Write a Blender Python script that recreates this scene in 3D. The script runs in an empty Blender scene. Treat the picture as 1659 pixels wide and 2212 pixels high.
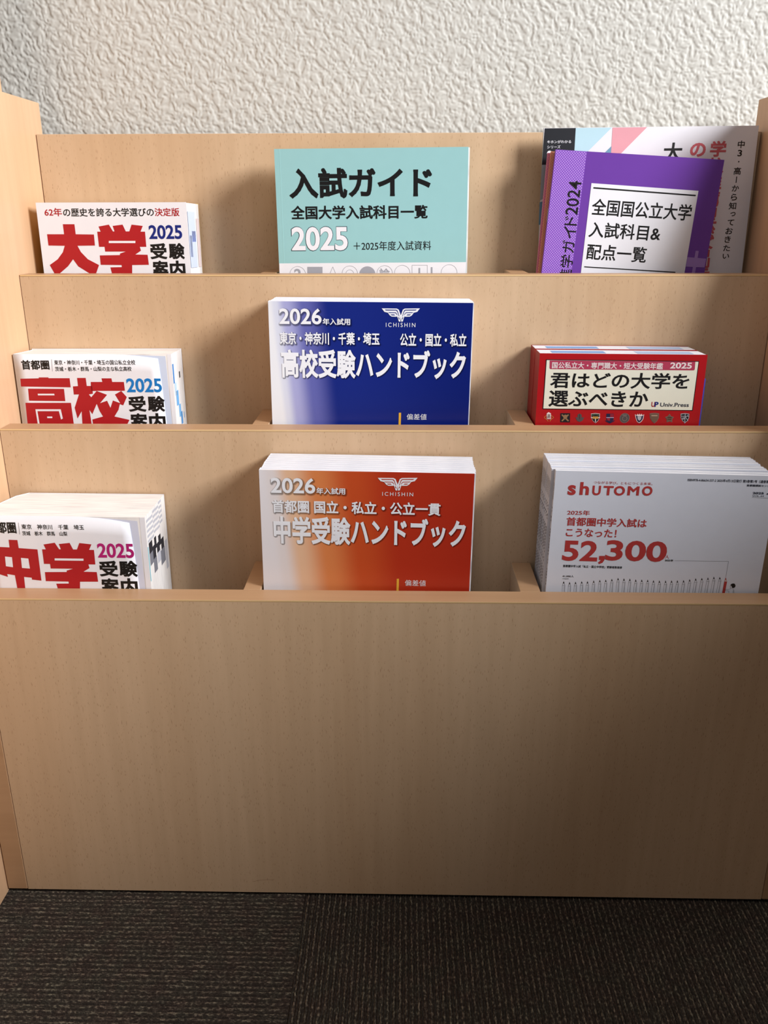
import bpy, math, random
from mathutils import Matrix, Vector

scene = bpy.context.scene
COL = scene.collection
rad = math.radians
EYE = 0.620                      # eye height over the carpet

# ------------------------------------------------------------------ camera, light, exposure
def basis(p, y, r):
    f = Vector((math.sin(y) * math.cos(p), math.cos(y) * math.cos(p), -math.sin(p)))
    r0 = Vector((math.cos(y), -math.sin(y), 0)); u0 = r0.cross(f)
    rr = math.cos(r) * r0 + math.sin(r) * u0
    uu = -math.sin(r) * r0 + math.cos(r) * u0
    return rr, uu, f
cam_data = bpy.data.cameras.new('camera')
cam = bpy.data.objects.new('camera', cam_data); COL.objects.link(cam)
rr, uu, ff = basis(rad(19.35399), rad(-1.21923), rad(-0.10578))
M = Matrix((( rr.x, uu.x, -ff.x, 0), (rr.y, uu.y, -ff.y, 0), (rr.z, uu.z, -ff.z, EYE), (0, 0, 0, 1)))
cam.matrix_world = M
cam_data.sensor_fit = 'VERTICAL'; cam_data.sensor_height = 36.0
cam_data.lens = 1826.2 / 2212 * 36.0
cam_data.clip_start = 0.01; cam_data.clip_end = 50
scene.camera = cam

world = bpy.data.worlds.new('room_light'); scene.world = world; world.use_nodes = True
bg = world.node_tree.nodes['Background']
bg.inputs[0].default_value = (0.95, 0.97, 1.0, 1); bg.inputs[1].default_value = 0.10

def area(name, loc, target, sx, sy, power, col):
    l = bpy.data.lights.new(name, 'AREA'); l.shape = 'RECTANGLE'; l.size = sx; l.size_y = sy
    l.energy = power; l.color = col
    o = bpy.data.objects.new(name, l); COL.objects.link(o); o.location = loc
    d = Vector(target) - Vector(loc); o.rotation_euler = d.to_track_quat('-Z', 'Y').to_euler()
    return o
area('window_daylight', (2.29, -0.53, 1.86), (0, 0.8, 0.5), 0.96, 0.96, 172, (0.98, 0.985, 1.0))
area('ceiling_lamp', (0.2, 0.0, 2.1), (0, 0.8, 0.5), 0.9, 0.5, 6, (0.98, 0.985, 1.0))

vs = scene.view_settings
vs.view_transform = 'Standard'; vs.look = 'None'; vs.gamma = 1; vs.use_curve_mapping = False
vs.exposure = -0.08

# ------------------------------------------------------------------ helpers
def lin(c):
    o = []
    for v in c:
        v /= 255.0
        o.append(v / 12.92 if v <= 0.04045 else ((v + 0.055) / 1.055) ** 2.4)
    return (*o, 1.0)

def mat(name, rough=0.5, spec=0.5):
    m = bpy.data.materials.new(name); m.use_nodes = True
    b = m.node_tree.nodes['Principled BSDF']
    b.inputs['Roughness'].default_value = rough
    b.inputs['Specular IOR Level'].default_value = spec
    return m, m.node_tree.nodes, m.node_tree.links, b

FLAT = {}
def flat(name, rgb, rough=0.42, spec=0.4):
    if name not in FLAT:
        m, n, l, b = mat(name, rough, spec)
        # print ink: base colour with a faint paper mottling
        tc = n.new('ShaderNodeTexCoord'); no = n.new('ShaderNodeTexNoise'); no.inputs['Scale'].default_value = 90
        mx = n.new('ShaderNodeMix'); mx.data_type = 'RGBA'
        c = lin(rgb)
        mx.inputs[6].default_value = (c[0] * .95, c[1] * .95, c[2] * .95, 1); mx.inputs[7].default_value = c
        l.new(tc.outputs['Object'], no.inputs['Vector']); l.new(no.outputs['Fac'], mx.inputs[0]); l.new(mx.outputs[2], b.inputs['Base Color'])
        FLAT[name] = m
    return FLAT[name]

class MB:
    """collects shapes into one mesh"""
    def __init__(s): s.v = []; s.f = []; s.m = []
    def add(s, v, f, mi=0):
        o = len(s.v); s.v += [tuple(p) for p in v]; s.f += [tuple(i + o for i in q) for q in f]; s.m += [mi] * len(f); return s
    def box(s, x0, x1, y0, y1, z0, z1, mi=0):
        v = [(x0,y0,z0),(x1,y0,z0),(x1,y1,z0),(x0,y1,z0),(x0,y0,z1),(x1,y0,z1),(x1,y1,z1),(x0,y1,z1)]
        return s.add(v, [(0,3,2,1),(4,5,6,7),(0,1,5,4),(1,2,6,5),(2,3,7,6),(3,0,4,7)], mi)
    def build(s, name, mats, parent=None, bevel=0, smooth=False):
        me = bpy.data.meshes.new(name); me.from_pydata(s.v, [], s.f)
        for m in (mats if isinstance(mats, (list, tuple)) else [mats]): me.materials.append(m)
        me.polygons.foreach_set('material_index', s.m)
        if smooth: me.polygons.foreach_set('use_smooth', [True] * len(s.f))
        me.update()
        o = bpy.data.objects.new(name, me); COL.objects.link(o)
        if parent: o.parent = parent
        if bevel:
            b = o.modifiers.new('edge', 'BEVEL'); b.width = bevel; b.segments = 2; b.limit_method = 'ANGLE'
        return o

def thing(name, label, cat, loc=(0, 0, 0), group=None):
    o = bpy.data.objects.new(name, None); COL.objects.link(o); o.location = loc
    o.empty_display_size = .05
    o['label'] = label; o['category'] = cat
    if group: o['group'] = group
    return o
def dup(root, label, group=None):
    r = root.copy(); COL.objects.link(r); r['label'] = label
    if group: r['group'] = group
    for ch in list(root.children):
        c = ch.copy(); COL.objects.link(c); c.parent = r
        for g in list(ch.children):
            d = g.copy(); COL.objects.link(d); d.parent = c
    return r

# ------------------------------------------------------------------ materials
def beech(name, base, dark, fleck=1.0, horiz=False, seed=0.0):
    m, n, l, b = mat(name, 0.42, 0.35)
    tc = n.new('ShaderNodeTexCoord')
    def mapped(sx, sy, sz, rot=0.0):
        mp = n.new('ShaderNodeMapping'); mp.inputs['Scale'].default_value = (sx, sy, sz)
        mp.inputs['Location'].default_value = (seed, seed * .7, seed * 1.3); mp.inputs['Rotation'].default_value = (0, rot, 0)
        l.new(tc.outputs['Object'], mp.inputs[0]); return mp
    def noise(mp, sc, det=2.0):
        t = n.new('ShaderNodeTexNoise'); t.inputs['Scale'].default_value = sc; t.inputs['Detail'].default_value = det
        l.new(mp.outputs[0], t.inputs['Vector']); return t
    def ramp(src, p0, c0, p1, c1):
        r = n.new('ShaderNodeValToRGB'); r.color_ramp.elements[0].position = p0; r.color_ramp.elements[1].position = p1
        r.color_ramp.elements[0].color = c0; r.color_ramp.elements[1].color = c1
        l.new(src, r.inputs[0]); return r
    def mix(fac, a, c2, mode='MIX'):
        x = n.new('ShaderNodeMix'); x.data_type = 'RGBA'; x.blend_type = mode
        if isinstance(fac, float): x.inputs[0].default_value = fac
        else: l.new(fac, x.inputs[0])
        for i, s_ in ((6, a), (7, c2)):
            if isinstance(s_, tuple): x.inputs[i].default_value = s_
            else: l.new(s_, x.inputs[i])
        return x
    k = (.15, 1, 1) if horiz else (1, 1, .06)
    broad = noise(mapped(*k), 9, 3)
    col = mix(ramp(broad.outputs['Fac'], .32, (0,0,0,1), .68, (1,1,1,1)).outputs[0], lin(dark), lin(base))
    fine = noise(mapped(1, 1, .05) if not horiz else mapped(.05, 1, 1), 130, 3)
    col = mix(ramp(fine.outputs['Fac'], .35, (.90,.90,.90,1), .7, (1.03,1.03,1.03,1)).outputs[0], col.outputs[2], col.outputs[2])
    mul = n.new('ShaderNodeMix'); mul.data_type = 'RGBA'; mul.blend_type = 'MULTIPLY'; mul.inputs[0].default_value = 1
    fr = ramp(fine.outputs['Fac'], .35, (.93,.92,.91,1), .7, (1,1,1,1))
    l.new(col.outputs[2], mul.inputs[6]); l.new(fr.outputs[0], mul.inputs[7])
    out = mul.outputs[2]
    if fleck > 0:
        # short dark pores: stretched voronoi cells, only some of them filled
        mp = mapped(1, 1, .21, rad(2.0))
        dn = noise(mapped(1, 1, .5), 160, 1)
        vm = n.new('ShaderNodeVectorMath'); vm.operation = 'MULTIPLY_ADD'
        l.new(dn.outputs['Color'], vm.inputs[0]); vm.inputs[1].default_value = (.0012, .0, .002); l.new(mp.outputs[0], vm.inputs[2])
        vo = n.new('ShaderNodeTexVoronoi'); vo.inputs['Scale'].default_value = 760; vo.feature = 'F1'
        l.new(vm.outputs[0], vo.inputs['Vector'])
        r1 = ramp(vo.outputs['Distance'], .05, (1,1,1,1), .27, (0,0,0,1))
        sx = n.new('ShaderNodeSeparateColor'); l.new(vo.outputs['Color'], sx.inputs[0])
        cl = noise(mapped(1, 1, .5), 14, 2)
        ad = n.new('ShaderNodeMath'); ad.operation = 'ADD'; l.new(sx.outputs[0], ad.inputs[0])
        sc = n.new('ShaderNodeMath'); sc.operation = 'MULTIPLY_ADD'; l.new(cl.outputs['Fac'], sc.inputs[0]); sc.inputs[1].default_value = .6; sc.inputs[2].default_value = -.3
        l.new(sc.outputs[0], ad.inputs[1])
        th = ramp(ad.outputs[0], .0, (0,0,0,1), .75, (1,1,1,1))
        fm = n.new('ShaderNodeMath'); fm.operation = 'MULTIPLY'; l.new(r1.outputs[0], fm.inputs[0]); l.new(th.outputs[0], fm.inputs[1])
        f2 = n.new('ShaderNodeMath'); f2.operation = 'MULTIPLY'; l.new(fm.outputs[0], f2.inputs[0]); f2.inputs[1].default_value = .72 * fleck
        out = mix(f2.outputs[0], out, lin((140, 104, 72))).outputs[2]
    l.new(out, b.inputs['Base Color'])
    return m
WOOD = beech('beech_laminate', (205, 176, 144), (196, 164, 130), 1.0)
WOOD2 = beech('beech_laminate_warm', (216, 174, 132), (206, 160, 118), .35, seed=3.1)
WOODSIDE = beech('beech_side', (215, 177, 141), (208, 168, 131), .12, seed=7.3)
BAND = beech('beech_edge_band', (186, 149, 114), (174, 136, 100), 0, horiz=True, seed=1.7)
BANDHIGHLIGHT = beech('beech_edge_highlight', (222, 190, 142), (212, 178, 128), 0, horiz=True, seed=2.7)  # highlight along the cut front edge, put into the colour
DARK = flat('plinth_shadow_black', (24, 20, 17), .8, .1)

def stucco():
    m, n, l, b = mat('stucco_paint', .62, .25)
    b.inputs['Base Color'].default_value = lin((192, 191, 185))
    return m
STUCCO = stucco()

def pages(name, rgb=(236, 232, 228), dark=(196, 192, 196), freq=1.0):
    m, n, l, b = mat(name, .7, .2)
    tc = n.new('ShaderNodeTexCoord'); mp = n.new('ShaderNodeMapping'); mp.inputs['Scale'].default_value = (.02, 1, .02)
    no = n.new('ShaderNodeTexNoise'); no.inputs['Scale'].default_value = 1500 * freq; no.inputs['Detail'].default_value = 3
    r = n.new('ShaderNodeValToRGB'); r.color_ramp.elements[0].position = .32; r.color_ramp.elements[1].position = .6
    r.color_ramp.elements[0].color = lin(dark); r.color_ramp.elements[1].color = lin(rgb)
    l.new(tc.outputs['Object'], mp.inputs[0]); l.new(mp.outputs[0], no.inputs['Vector']); l.new(no.outputs['Fac'], r.inputs[0]); l.new(r.outputs[0], b.inputs['Base Color'])
    bp = n.new('ShaderNodeBump'); bp.inputs['Strength'].default_value = .25; bp.inputs['Distance'].default_value = .0003
    l.new(no.outputs['Fac'], bp.inputs['Height']); l.new(bp.outputs[0], b.inputs['Normal'])
    return m
PAGES = pages('page_edges', (240, 238, 236), (206, 203, 204), 1.2)
PAGES2 = pages('page_edges_cool', (236, 236, 240), (190, 193, 205), 1.5)

def gradient(name, stops, slant, h, mult=1.0):
    """cover ink that runs from pale at the spine to full colour; x in metres"""
    m, n, l, b = mat(name, .33, .4)
    tc = n.new('ShaderNodeTexCoord'); sp = n.new('ShaderNodeSeparateXYZ'); l.new(tc.outputs['Object'], sp.inputs[0])
    # fade reaches farther right lower on the cover
    ma = n.new('ShaderNodeMath'); ma.operation = 'MULTIPLY_ADD'; l.new(sp.outputs['Z'], ma.inputs[0]); ma.inputs[1].default_value = slant; l.new(sp.outputs['X'], ma.inputs[2])
    sb = n.new('ShaderNodeMath'); sb.operation = 'SUBTRACT'; l.new(ma.outputs[0], sb.inputs[0]); sb.inputs[1].default_value = h * slant; ma = sb
    dv = n.new('ShaderNodeMath'); dv.operation = 'DIVIDE'; l.new(ma.outputs[0], dv.inputs[0]); dv.inputs[1].default_value = .18
    r = n.new('ShaderNodeValToRGB'); l.new(dv.outputs[0], r.inputs[0])
    while len(r.color_ramp.elements) < len(stops): r.color_ramp.elements.new(.5)
    for e, (p, c) in zip(r.color_ramp.elements, stops):
        e.position = p; c = lin(c); e.color = (c[0] * mult, c[1] * mult, c[2] * mult, 1)
    r.color_ramp.interpolation = 'EASE'
    l.new(r.outputs[0], b.inputs['Base Color'])
    return m
BLUE_ST = [(0, (232, 234, 240)), (.03, (214, 218, 234)), (.08, (166, 168, 214)), (.17, (96, 100, 172)), (.29, (20, 38, 124)), (1, (6, 26, 108))]
ORG_ST = [(0, (228, 224, 228)), (.05, (226, 218, 218)), (.13, (228, 186, 152)), (.26, (216, 130, 76)), (.42, (196, 78, 36)), (.62, (180, 50, 26)), (1, (174, 44, 24))]
GRAD = {'blue': (gradient('blue_cover_ink', BLUE_ST, .09, .256), gradient('blue_cover_ink_mid', BLUE_ST, .09, .256, .62), gradient('blue_cover_ink_deep', BLUE_ST, .09, .256, .35)),
        'orange': (gradient('orange_cover_ink', ORG_ST, .12, .258), gradient('orange_cover_ink_mid', ORG_ST, .12, .258, .66), gradient('orange_cover_ink_deep', ORG_ST, .12, .258, .38))}

def dotted(name, bgc, dot, pitch=.00175):
    m, n, l, b = mat(name, .35, .4)
    tc = n.new('ShaderNodeTexCoord'); mp = n.new('ShaderNodeMapping'); mp.inputs['Rotation'].default_value = (0, rad(45), 0)
    mp.inputs['Scale'].default_value = (1 / pitch,) * 3
    l.new(tc.outputs['Object'], mp.inputs[0]); sp = n.new('ShaderNodeSeparateXYZ'); l.new(mp.outputs[0], sp.inputs[0])
    sq = []
    for ax in ('X', 'Z'):
        fr = n.new('ShaderNodeMath'); fr.operation = 'FRACT'; l.new(sp.outputs[ax], fr.inputs[0])
        su = n.new('ShaderNodeMath'); su.operation = 'SUBTRACT'; l.new(fr.outputs[0], su.inputs[0]); su.inputs[1].default_value = .5
        po = n.new('ShaderNodeMath'); po.operation = 'MULTIPLY'; l.new(su.outputs[0], po.inputs[0]); l.new(su.outputs[0], po.inputs[1]); sq.append(po)
    ad = n.new('ShaderNodeMath'); ad.operation = 'ADD'; l.new(sq[0].outputs[0], ad.inputs[0]); l.new(sq[1].outputs[0], ad.inputs[1])
    r = n.new('ShaderNodeValToRGB'); r.color_ramp.elements[0].position = .045; r.color_ramp.elements[1].position = .075
    r.color_ramp.elements[0].color = lin(dot); r.color_ramp.elements[1].color = lin(bgc); l.new(ad.outputs[0], r.inputs[0]); l.new(r.outputs[0], b.inputs['Base Color'])
    return m

INK = dict(red=(172, 24, 32), black=(20, 19, 20), blackish=(26, 28, 34), paper=(232, 232, 238), navy=(16, 36, 120), blue=(20, 120, 196), magenta=(176, 28, 112),
  grey=(96, 98, 106), lightgrey=(160, 162, 170), midgrey=(160, 161, 170), tealdark=(34, 58, 70), print_white=(236, 238, 244), title=(238, 240, 246), yellow=(236, 178, 60),
  cream=(234, 232, 214), rose=(178, 60, 88), pale=(236, 220, 220), brick=(168, 42, 48), slate=(52, 56, 72), gold=(200, 150, 70), brown=(70, 40, 30), bronze=(150, 116, 84),
  bronze2=(112, 88, 72), pewter=(84, 78, 78), pewterlight=(130, 118, 112), green=(66, 84, 66), navydark=(34, 34, 70), crimson=(140, 36, 56), lav=(190, 180, 210), silver=(176, 178, 186),
  cream2=(176, 150, 128), brickred=(184, 62, 60), peach=(230, 200, 190), palegrey=(192, 194, 204), lilac=(158, 126, 196), skyblue=(176, 208, 220), pink=(214, 150, 160), steelblue=(104, 146, 170),
  greyblue=(150, 158, 164), coral=(196, 92, 100))
def ink(name, book=None):
    if name == 'ink': return GRAD[book][0]
    if name in ('shade_mid', 'shade_deep'): return GRAD[book][1 if name == 'shade_mid' else 2]
    return flat('ink_' + name, INK[name])
POSE = {
  'teal': (-0.11921, 0.84715, 0.05786, 1.29588, -0.63453, 0.35506),
  'daigaku': (-0.34981, 0.85104, 0.01174, 1.40885, 0.19181, 0.05439),
  'koukou': (-0.35851, 0.77601, -0.12031, 1.22955, 0.26845, 0.17521),
  'chugaku': (-0.35598, 0.66683, -0.23907, -0.09816, 0.14380, -0.42795),
  'orange': (-0.11837, 0.67290, -0.19970, 0.09282, -0.81722, -0.60960),
  'blue': (-0.11756, 0.75859, -0.07108, 0.09342, 1.14268, -0.57705),
  'red': (0.12256, 0.75747, -0.11599, 0.58637, -0.03750, -0.43568),
  'shutomo': (0.12793, 0.67379, -0.19960, -0.00042, -1.22271, -0.89079),
  'white': (0.13334, 0.87796, 0.07736, 0.39871, 3.64511, 0.74115),
  'purple': (0.14248, 0.85895, 0.05747, -0.19610, 0.33217, -3.41355),
}
PRINT = {
 'teal': [
  ('t','入試ガイド',12.62,-43.57,146.24,-16.75,'black',0.045,1,0),
  ('t','全国大学入試科目一覧',13.46,-61.98,142.55,-49.49,'black',0.035,1,0),
  ('t','2025',12.47,-90.66,67.27,-68.0,'tealdark',0.05,1,0),
  ('t','2025',13.06,-90.09,66.67,-68.56,'paper',0.036,2,0),
  ('t','＋2025年度入試資料',72.37,-90.28,146.07,-81.9,'black',0,1,0),
  ('p',[(0.21,-101.61),(179.49,-101.59),(179.19,-121.37),(-0.04,-120.37)],'paper',1),
  ('c',17.77,-112.01,7.87,7.58,0.35,'lightgrey',2),
  ('t','2',14.45,-116.81,21.27,-106.64,'lightgrey',0.03,2,0),
  ('p',[(27.26,-104.96),(41.89,-105.05),(41.47,-119.14),(26.76,-119.06)],'midgrey',2),
  ('l',[(45.26,-119.16),(51.84,-105.11),(57.68,-119.23)],0.35,'lightgrey',2),
  ('c',68.12,-111.58,7.69,7.42,0.35,'lightgrey',2),
  ('c',68.12,-111.58,3.92,3.78,0.35,'lightgrey',2),
  ('c',85.0,-112.4,7.83,7.57,0,'midgrey',2),
  ('c',101.72,-111.49,7.67,7.41,0.35,'lightgrey',2),
  ('t','論',96.76,-115.84,106.69,-106.72,'lightgrey',0.02,2,0),
  ('c',118.56,-111.3,7.66,7.4,0.35,'lightgrey',2),
  ('l',[(128.0,-104.14),(142.66,-104.23),(142.78,-118.26),(128.04,-118.17),(128.0,-104.14)],0.35,'lightgrey',2),
  ('t','1',134.32,-116.03,135.82,-106.63,'lightgrey',0,2,0),
  ('p',[(145.97,-105.98),(147.62,-105.99),(147.74,-117.56),(146.08,-117.55)],'lightgrey',2),
  ('c',163.55,-111.13,7.78,7.54,0.35,'lightgrey',2),
 ],
 'daigaku': [
  ('t','62年',7.55,-12.29,24.23,-4.78,'red',0.02,1,0),
  ('t','の歴史を誇る大学選びの',25.45,-12.67,112.5,-4.92,'black',0.02,1,0),
  ('t','決定版',113.37,-12.59,136.98,-5.08,'red',0.02,1,0),
  ('t','2025',106.23,-33.36,138.19,-20.48,'navy',0.034,1,0),
  ('t','受',105.93,-51.94,122.15,-36.88,'black',0.05,1,0),
  ('t','験',124.02,-51.98,139.59,-36.91,'black',0.05,1,0),
  ('t','案',106.97,-69.36,122.65,-53.13,'black',0.05,1,0),
  ('t','内',123.91,-69.38,138.95,-53.16,'black',0.05,1,0),
  ('p',[(23.91,-19.53),(35.07,-19.56),(35.25,-28.69),(52.88,-28.97),(52.78,-39.1),(35.78,-39.3),(38.38,-45.01),(44.51,-51.81),(54.84,-57.22),(49.97,-67.44),(43.74,-64.42),(34.34,-58.38),(30.08,-51.78),(24.28,-58.36),(15.97,-64.61),(11.77,-67.99),(6.55,-57.13),(15.01,-51.76),(20.82,-45.21),(23.41,-39.28),(7.57,-39.01),(7.5,-28.63),(24.05,-28.66)],'red',1),
  ('p',[(58.14,-21.72),(68.23,-19.99),(71.56,-26.2),(73.18,-26.2),(71.83,-21.17),(81.47,-20.03),(83.97,-26.23),(87.44,-26.23),(90.14,-20.05),(100.79,-21.24),(98.21,-26.49),(102.54,-26.5),(102.54,-40.39),(96.31,-40.38),(96.99,-43.94),(91.29,-47.49),(103.14,-47.75),(103.56,-57.06),(87.24,-57.27),(86.21,-68.1),(67.31,-68.08),(65.67,-59.4),(77.01,-59.18),(76.94,-57.26),(56.5,-56.98),(56.55,-48.25),(76.24,-47.94),(76.38,-46.51),(82.17,-44.74),(62.18,-44.7),(62.02,-40.31),(56.65,-40.3),(56.39,-26.39),(59.75,-26.4)],'red',1),
  ('p',[(66.69,-34.88),(92.46,-34.94),(92.27,-36.94),(66.49,-36.89)],'paper',2),
 ],
 'koukou': [
  ('t','首都圏',6.78,-14.27,32.71,-5.39,'black',0.04,1,0),
  ('l',[(35.46,-4.93),(34.95,-15.78)],0.25,'grey',1),
  ('t','東京・神奈川・千葉・埼玉の国公私立全校',37.59,-10.06,112.81,-5.51,'black',0.015,1,0),
  ('t','茨城・栃木・群馬・山梨の主な私立高校',37.72,-15.86,108.75,-11.54,'black',0.015,1,0),
  ('t','2025',102.62,-35.64,135.53,-22.52,'blue',0.034,1,0),
  ('t','受',102.79,-53.97,119.17,-38.77,'black',0.05,1,0),
  ('t','験',120.81,-53.99,137.06,-38.8,'black',0.05,1,0),
  ('t','案',102.99,-71.94,119.48,-55.25,'black',0.05,1,0),
  ('t','内',120.75,-71.95,136.35,-55.27,'black',0.05,1,0),
  ('p',[(3.98,-22.68),(21.33,-22.34),(21.45,-21.47),(30.47,-21.49),(30.37,-22.23),(50.15,-22.27),(50.13,-30.76),(3.6,-29.93)],'red',1),
  ('p',[(9.99,-31.95),(43.67,-32.25),(43.52,-43.72),(9.46,-43.29)],'red',1),
  ('p',[(18.42,-36.74),(33.92,-36.76),(34.1,-38.27),(18.47,-38.25)],'paper',2),
  ('p',[(5.64,-45.31),(48.62,-45.38),(48.98,-69.94),(4.82,-69.9)],'red',1),
  ('p',[(14.31,-51.43),(38.27,-51.46),(39.2,-60.28),(37.31,-61.18),(36.27,-53.24),(15.98,-53.22),(16.57,-69.91),(14.78,-69.91)],'paper',2),
  ('p',[(24.45,-58.34),(29.28,-58.35),(29.34,-59.88),(24.5,-59.88)],'paper',2),
  ('p',[(57.19,-22.03),(65.2,-22.05),(65.34,-29.53),(70.36,-29.54),(70.29,-36.82),(66.45,-37.44),(72.75,-46.42),(67.63,-56.09),(65.3,-52.0),(66.07,-69.96),(56.89,-69.95),(57.81,-53.27),(53.18,-60.3),(51.6,-50.08),(57.14,-37.43),(52.34,-37.55),(52.37,-29.89),(57.17,-29.65)],'red',1),
  ('p',[(79.91,-22.45),(89.16,-22.47),(89.56,-25.83),(100.44,-25.85),(100.63,-33.98),(97.09,-34.22),(101.78,-40.02),(97.6,-47.85),(94.57,-46.58),(92.75,-52.04),(88.29,-58.41),(102.17,-61.63),(97.27,-69.99),(67.34,-69.96),(67.05,-61.21),(77.51,-58.4),(74.9,-53.29),(73.08,-46.93),(68.14,-40.35),(74.11,-34.19),(68.82,-34.3),(69.53,-25.79),(80.42,-25.81)],'red',1),
  ('p',[(74.11,-34.19),(83.52,-37.85),(76.12,-45.67),(82.92,-43.4),(85.36,-50.12),(88.37,-43.15),(94.91,-45.69),(90.84,-37.61),(97.09,-34.22)],'paper',2),
 ],
 'chugaku': [
  ('t','首都圏',4.11,-16.02,29.05,-5.42,'black',0.04,1,0),
  ('l',[(31.75,-6.33),(31.33,-16.8)],0.25,'grey',1),
  ('t','東京\u3000神奈川\u3000千葉\u3000埼玉',33.85,-12.16,87.16,-7.54,'black',0.015,1,0),
  ('t','茨城\u3000栃木\u3000群馬\u3000山梨',33.8,-17.87,72.28,-13.84,'black',0.015,1,0),
  ('t','2025',96.5,-37.53,127.84,-24.16,'magenta',0.034,1,0),
  ('t','受',96.31,-55.13,112.37,-40.03,'black',0.05,1,0),
  ('t','験',113.52,-55.14,129.56,-39.81,'black',0.05,1,0),
  ('t','案',96.34,-72.98,112.05,-56.62,'black',0.05,1,0),
  ('t','内',113.57,-72.74,128.22,-56.4,'black',0.05,1,0),
  ('p',[(21.16,-21.95),(28.63,-22.1),(28.75,-29.49),(44.8,-30.52),(44.47,-59.74),(36.39,-58.84),(36.39,-57.06),(29.69,-56.39),(28.99,-75.32),(22.6,-75.41),(21.93,-54.98),(15.31,-53.81),(15.62,-56.59),(4.48,-52.69),(4.06,-28.33),(20.97,-28.98)],'red',1),
  ('p',[(15.8,-37.48),(21.76,-38.03),(21.36,-47.42),(15.32,-46.5)],'paper',2),
  ('p',[(29.47,-38.55),(35.78,-39.09),(35.91,-48.48),(29.1,-47.94)],'paper',2),
  ('p',[(50.65,-25.86),(60.45,-24.16),(63.55,-30.16),(65.11,-30.16),(63.91,-25.29),(73.27,-24.15),(75.56,-30.15),(78.92,-30.15),(81.65,-24.15),(91.93,-25.27),(89.33,-30.37),(93.53,-30.37),(93.27,-43.85),(87.23,-43.85),(87.81,-47.31),(82.22,-50.78),(93.7,-51.0),(93.94,-60.06),(78.1,-60.31),(76.89,-70.87),(58.54,-70.9),(57.14,-62.44),(68.14,-62.19),(68.12,-60.32),(48.29,-60.12),(48.53,-51.63),(67.62,-51.26),(67.79,-49.87),(73.44,-48.13),(54.07,-48.15),(54.0,-43.89),(48.8,-43.89),(48.86,-30.4),(52.11,-30.4)],'red',1),
  ('p',[(58.65,-38.6),(83.6,-38.58),(83.38,-40.53),(58.41,-40.55)],'paper',2),
 ],
 'orange': [
  ('t','2026',9.34,-20.05,46.8,-6.45,'title',0.03,2,0),
  ('t','年入試用',47.59,-20.33,71.86,-14.5,'title',0.03,2,0),
  ('t','首都圏 国立・私立・公立一貫',9.93,-37.55,151.93,-26.02,'title',0.035,2,0),
  ('t','中学受験ハンドブック',10.47,-65.84,173.83,-40.28,'title',0.045,2,0),
  ('t','偏差値',123.16,-102.43,141.29,-96.73,'print_white',0,1,0),
  ('p',[(116.06,-95.98),(118.01,-95.94),(117.82,-109.23),(115.85,-109.28)],'yellow',1),
  ('p',[(99.02,-5.06),(112.07,-4.97),(113.82,-5.88),(115.62,-10.57),(115.63,-11.41),(115.29,-15.9),(113.95,-15.64),(113.16,-13.14),(112.44,-11.48),(111.57,-11.77),(107.79,-11.74),(106.04,-10.76),(104.39,-8.57),(101.37,-7.9)],'print_white',2),
  ('p',[(132.03,-4.41),(119.01,-4.83),(117.29,-5.81),(115.62,-10.57),(115.63,-11.41),(116.11,-15.88),(117.44,-15.57),(118.16,-13.04),(118.83,-11.35),(119.7,-11.61),(123.47,-11.42),(125.2,-10.38),(126.78,-8.12),(129.77,-7.34)],'print_white',2),
  ('p',[(101.64,-6.0),(111.79,-5.92),(112.84,-6.73),(114.41,-11.44),(114.07,-11.44),(112.39,-7.29),(111.51,-6.59),(102.81,-6.76)],'ink',3),
  ('p',[(129.44,-5.46),(119.32,-5.77),(118.29,-6.62),(116.85,-11.39),(117.2,-11.38),(118.76,-7.17),(119.62,-6.43),(128.3,-6.26)],'ink',3),
  ('p',[(104.39,-8.18),(111.24,-8.15),(112.3,-9.36),(112.72,-10.63),(112.31,-10.36),(111.54,-9.15),(110.78,-8.72),(105.73,-8.82)],'ink',3),
  ('p',[(126.77,-7.73),(119.93,-7.98),(118.91,-9.23),(118.52,-10.52),(118.93,-10.23),(119.66,-8.99),(120.41,-8.53),(125.45,-8.43)],'ink',3),
  ('p',[(106.61,-9.92),(109.8,-9.85),(110.8,-10.61),(107.78,-10.67)],'ink',3),
  ('p',[(124.6,-9.56),(121.41,-9.62),(120.44,-10.42),(123.46,-10.36)],'ink',3),
  ('p',[(113.5,-12.46),(114.22,-13.96),(114.8,-13.94),(114.07,-12.0)],'ink',3),
  ('p',[(117.8,-12.37),(117.12,-13.9),(116.54,-13.91),(117.21,-11.94)],'ink',3),
  ('t','~ICHISHIN',102.89,-20.64,128.69,-17.34,'print_white',0,1,0),
 ],
 'blue': [
  ('t','2026',9.28,-19.7,46.76,-5.89,'title',0.03,2,0),
  ('t','年入試用',47.62,-20.09,72.0,-14.21,'title',0.03,2,0),
  ('t','東京・神奈川・千葉・埼玉',9.18,-37.59,98.06,-26.32,'title',0.035,2,0),
  ('t','公立・国立・私立',116.18,-38.14,175.45,-26.61,'title',0.035,2,0),
  ('t','高校受験ハンドブック',9.8,-67.61,175.66,-41.52,'title',0.045,2,0),
  ('t','偏差値',123.41,-105.08,141.66,-99.44,'print_white',0,1,0),
  ('p',[(116.17,-98.6),(118.24,-98.58),(118.04,-112.71),(115.96,-112.73)],'yellow',1),
  ('p',[(99.78,-5.31),(113.04,-5.37),(114.82,-6.34),(116.66,-11.23),(116.67,-12.1),(116.33,-16.74),(114.96,-16.46),(114.15,-13.85),(113.42,-12.12),(112.54,-12.42),(108.7,-12.34),(106.91,-11.31),(105.24,-9.01),(102.17,-8.29)],'print_white',2),
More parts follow.
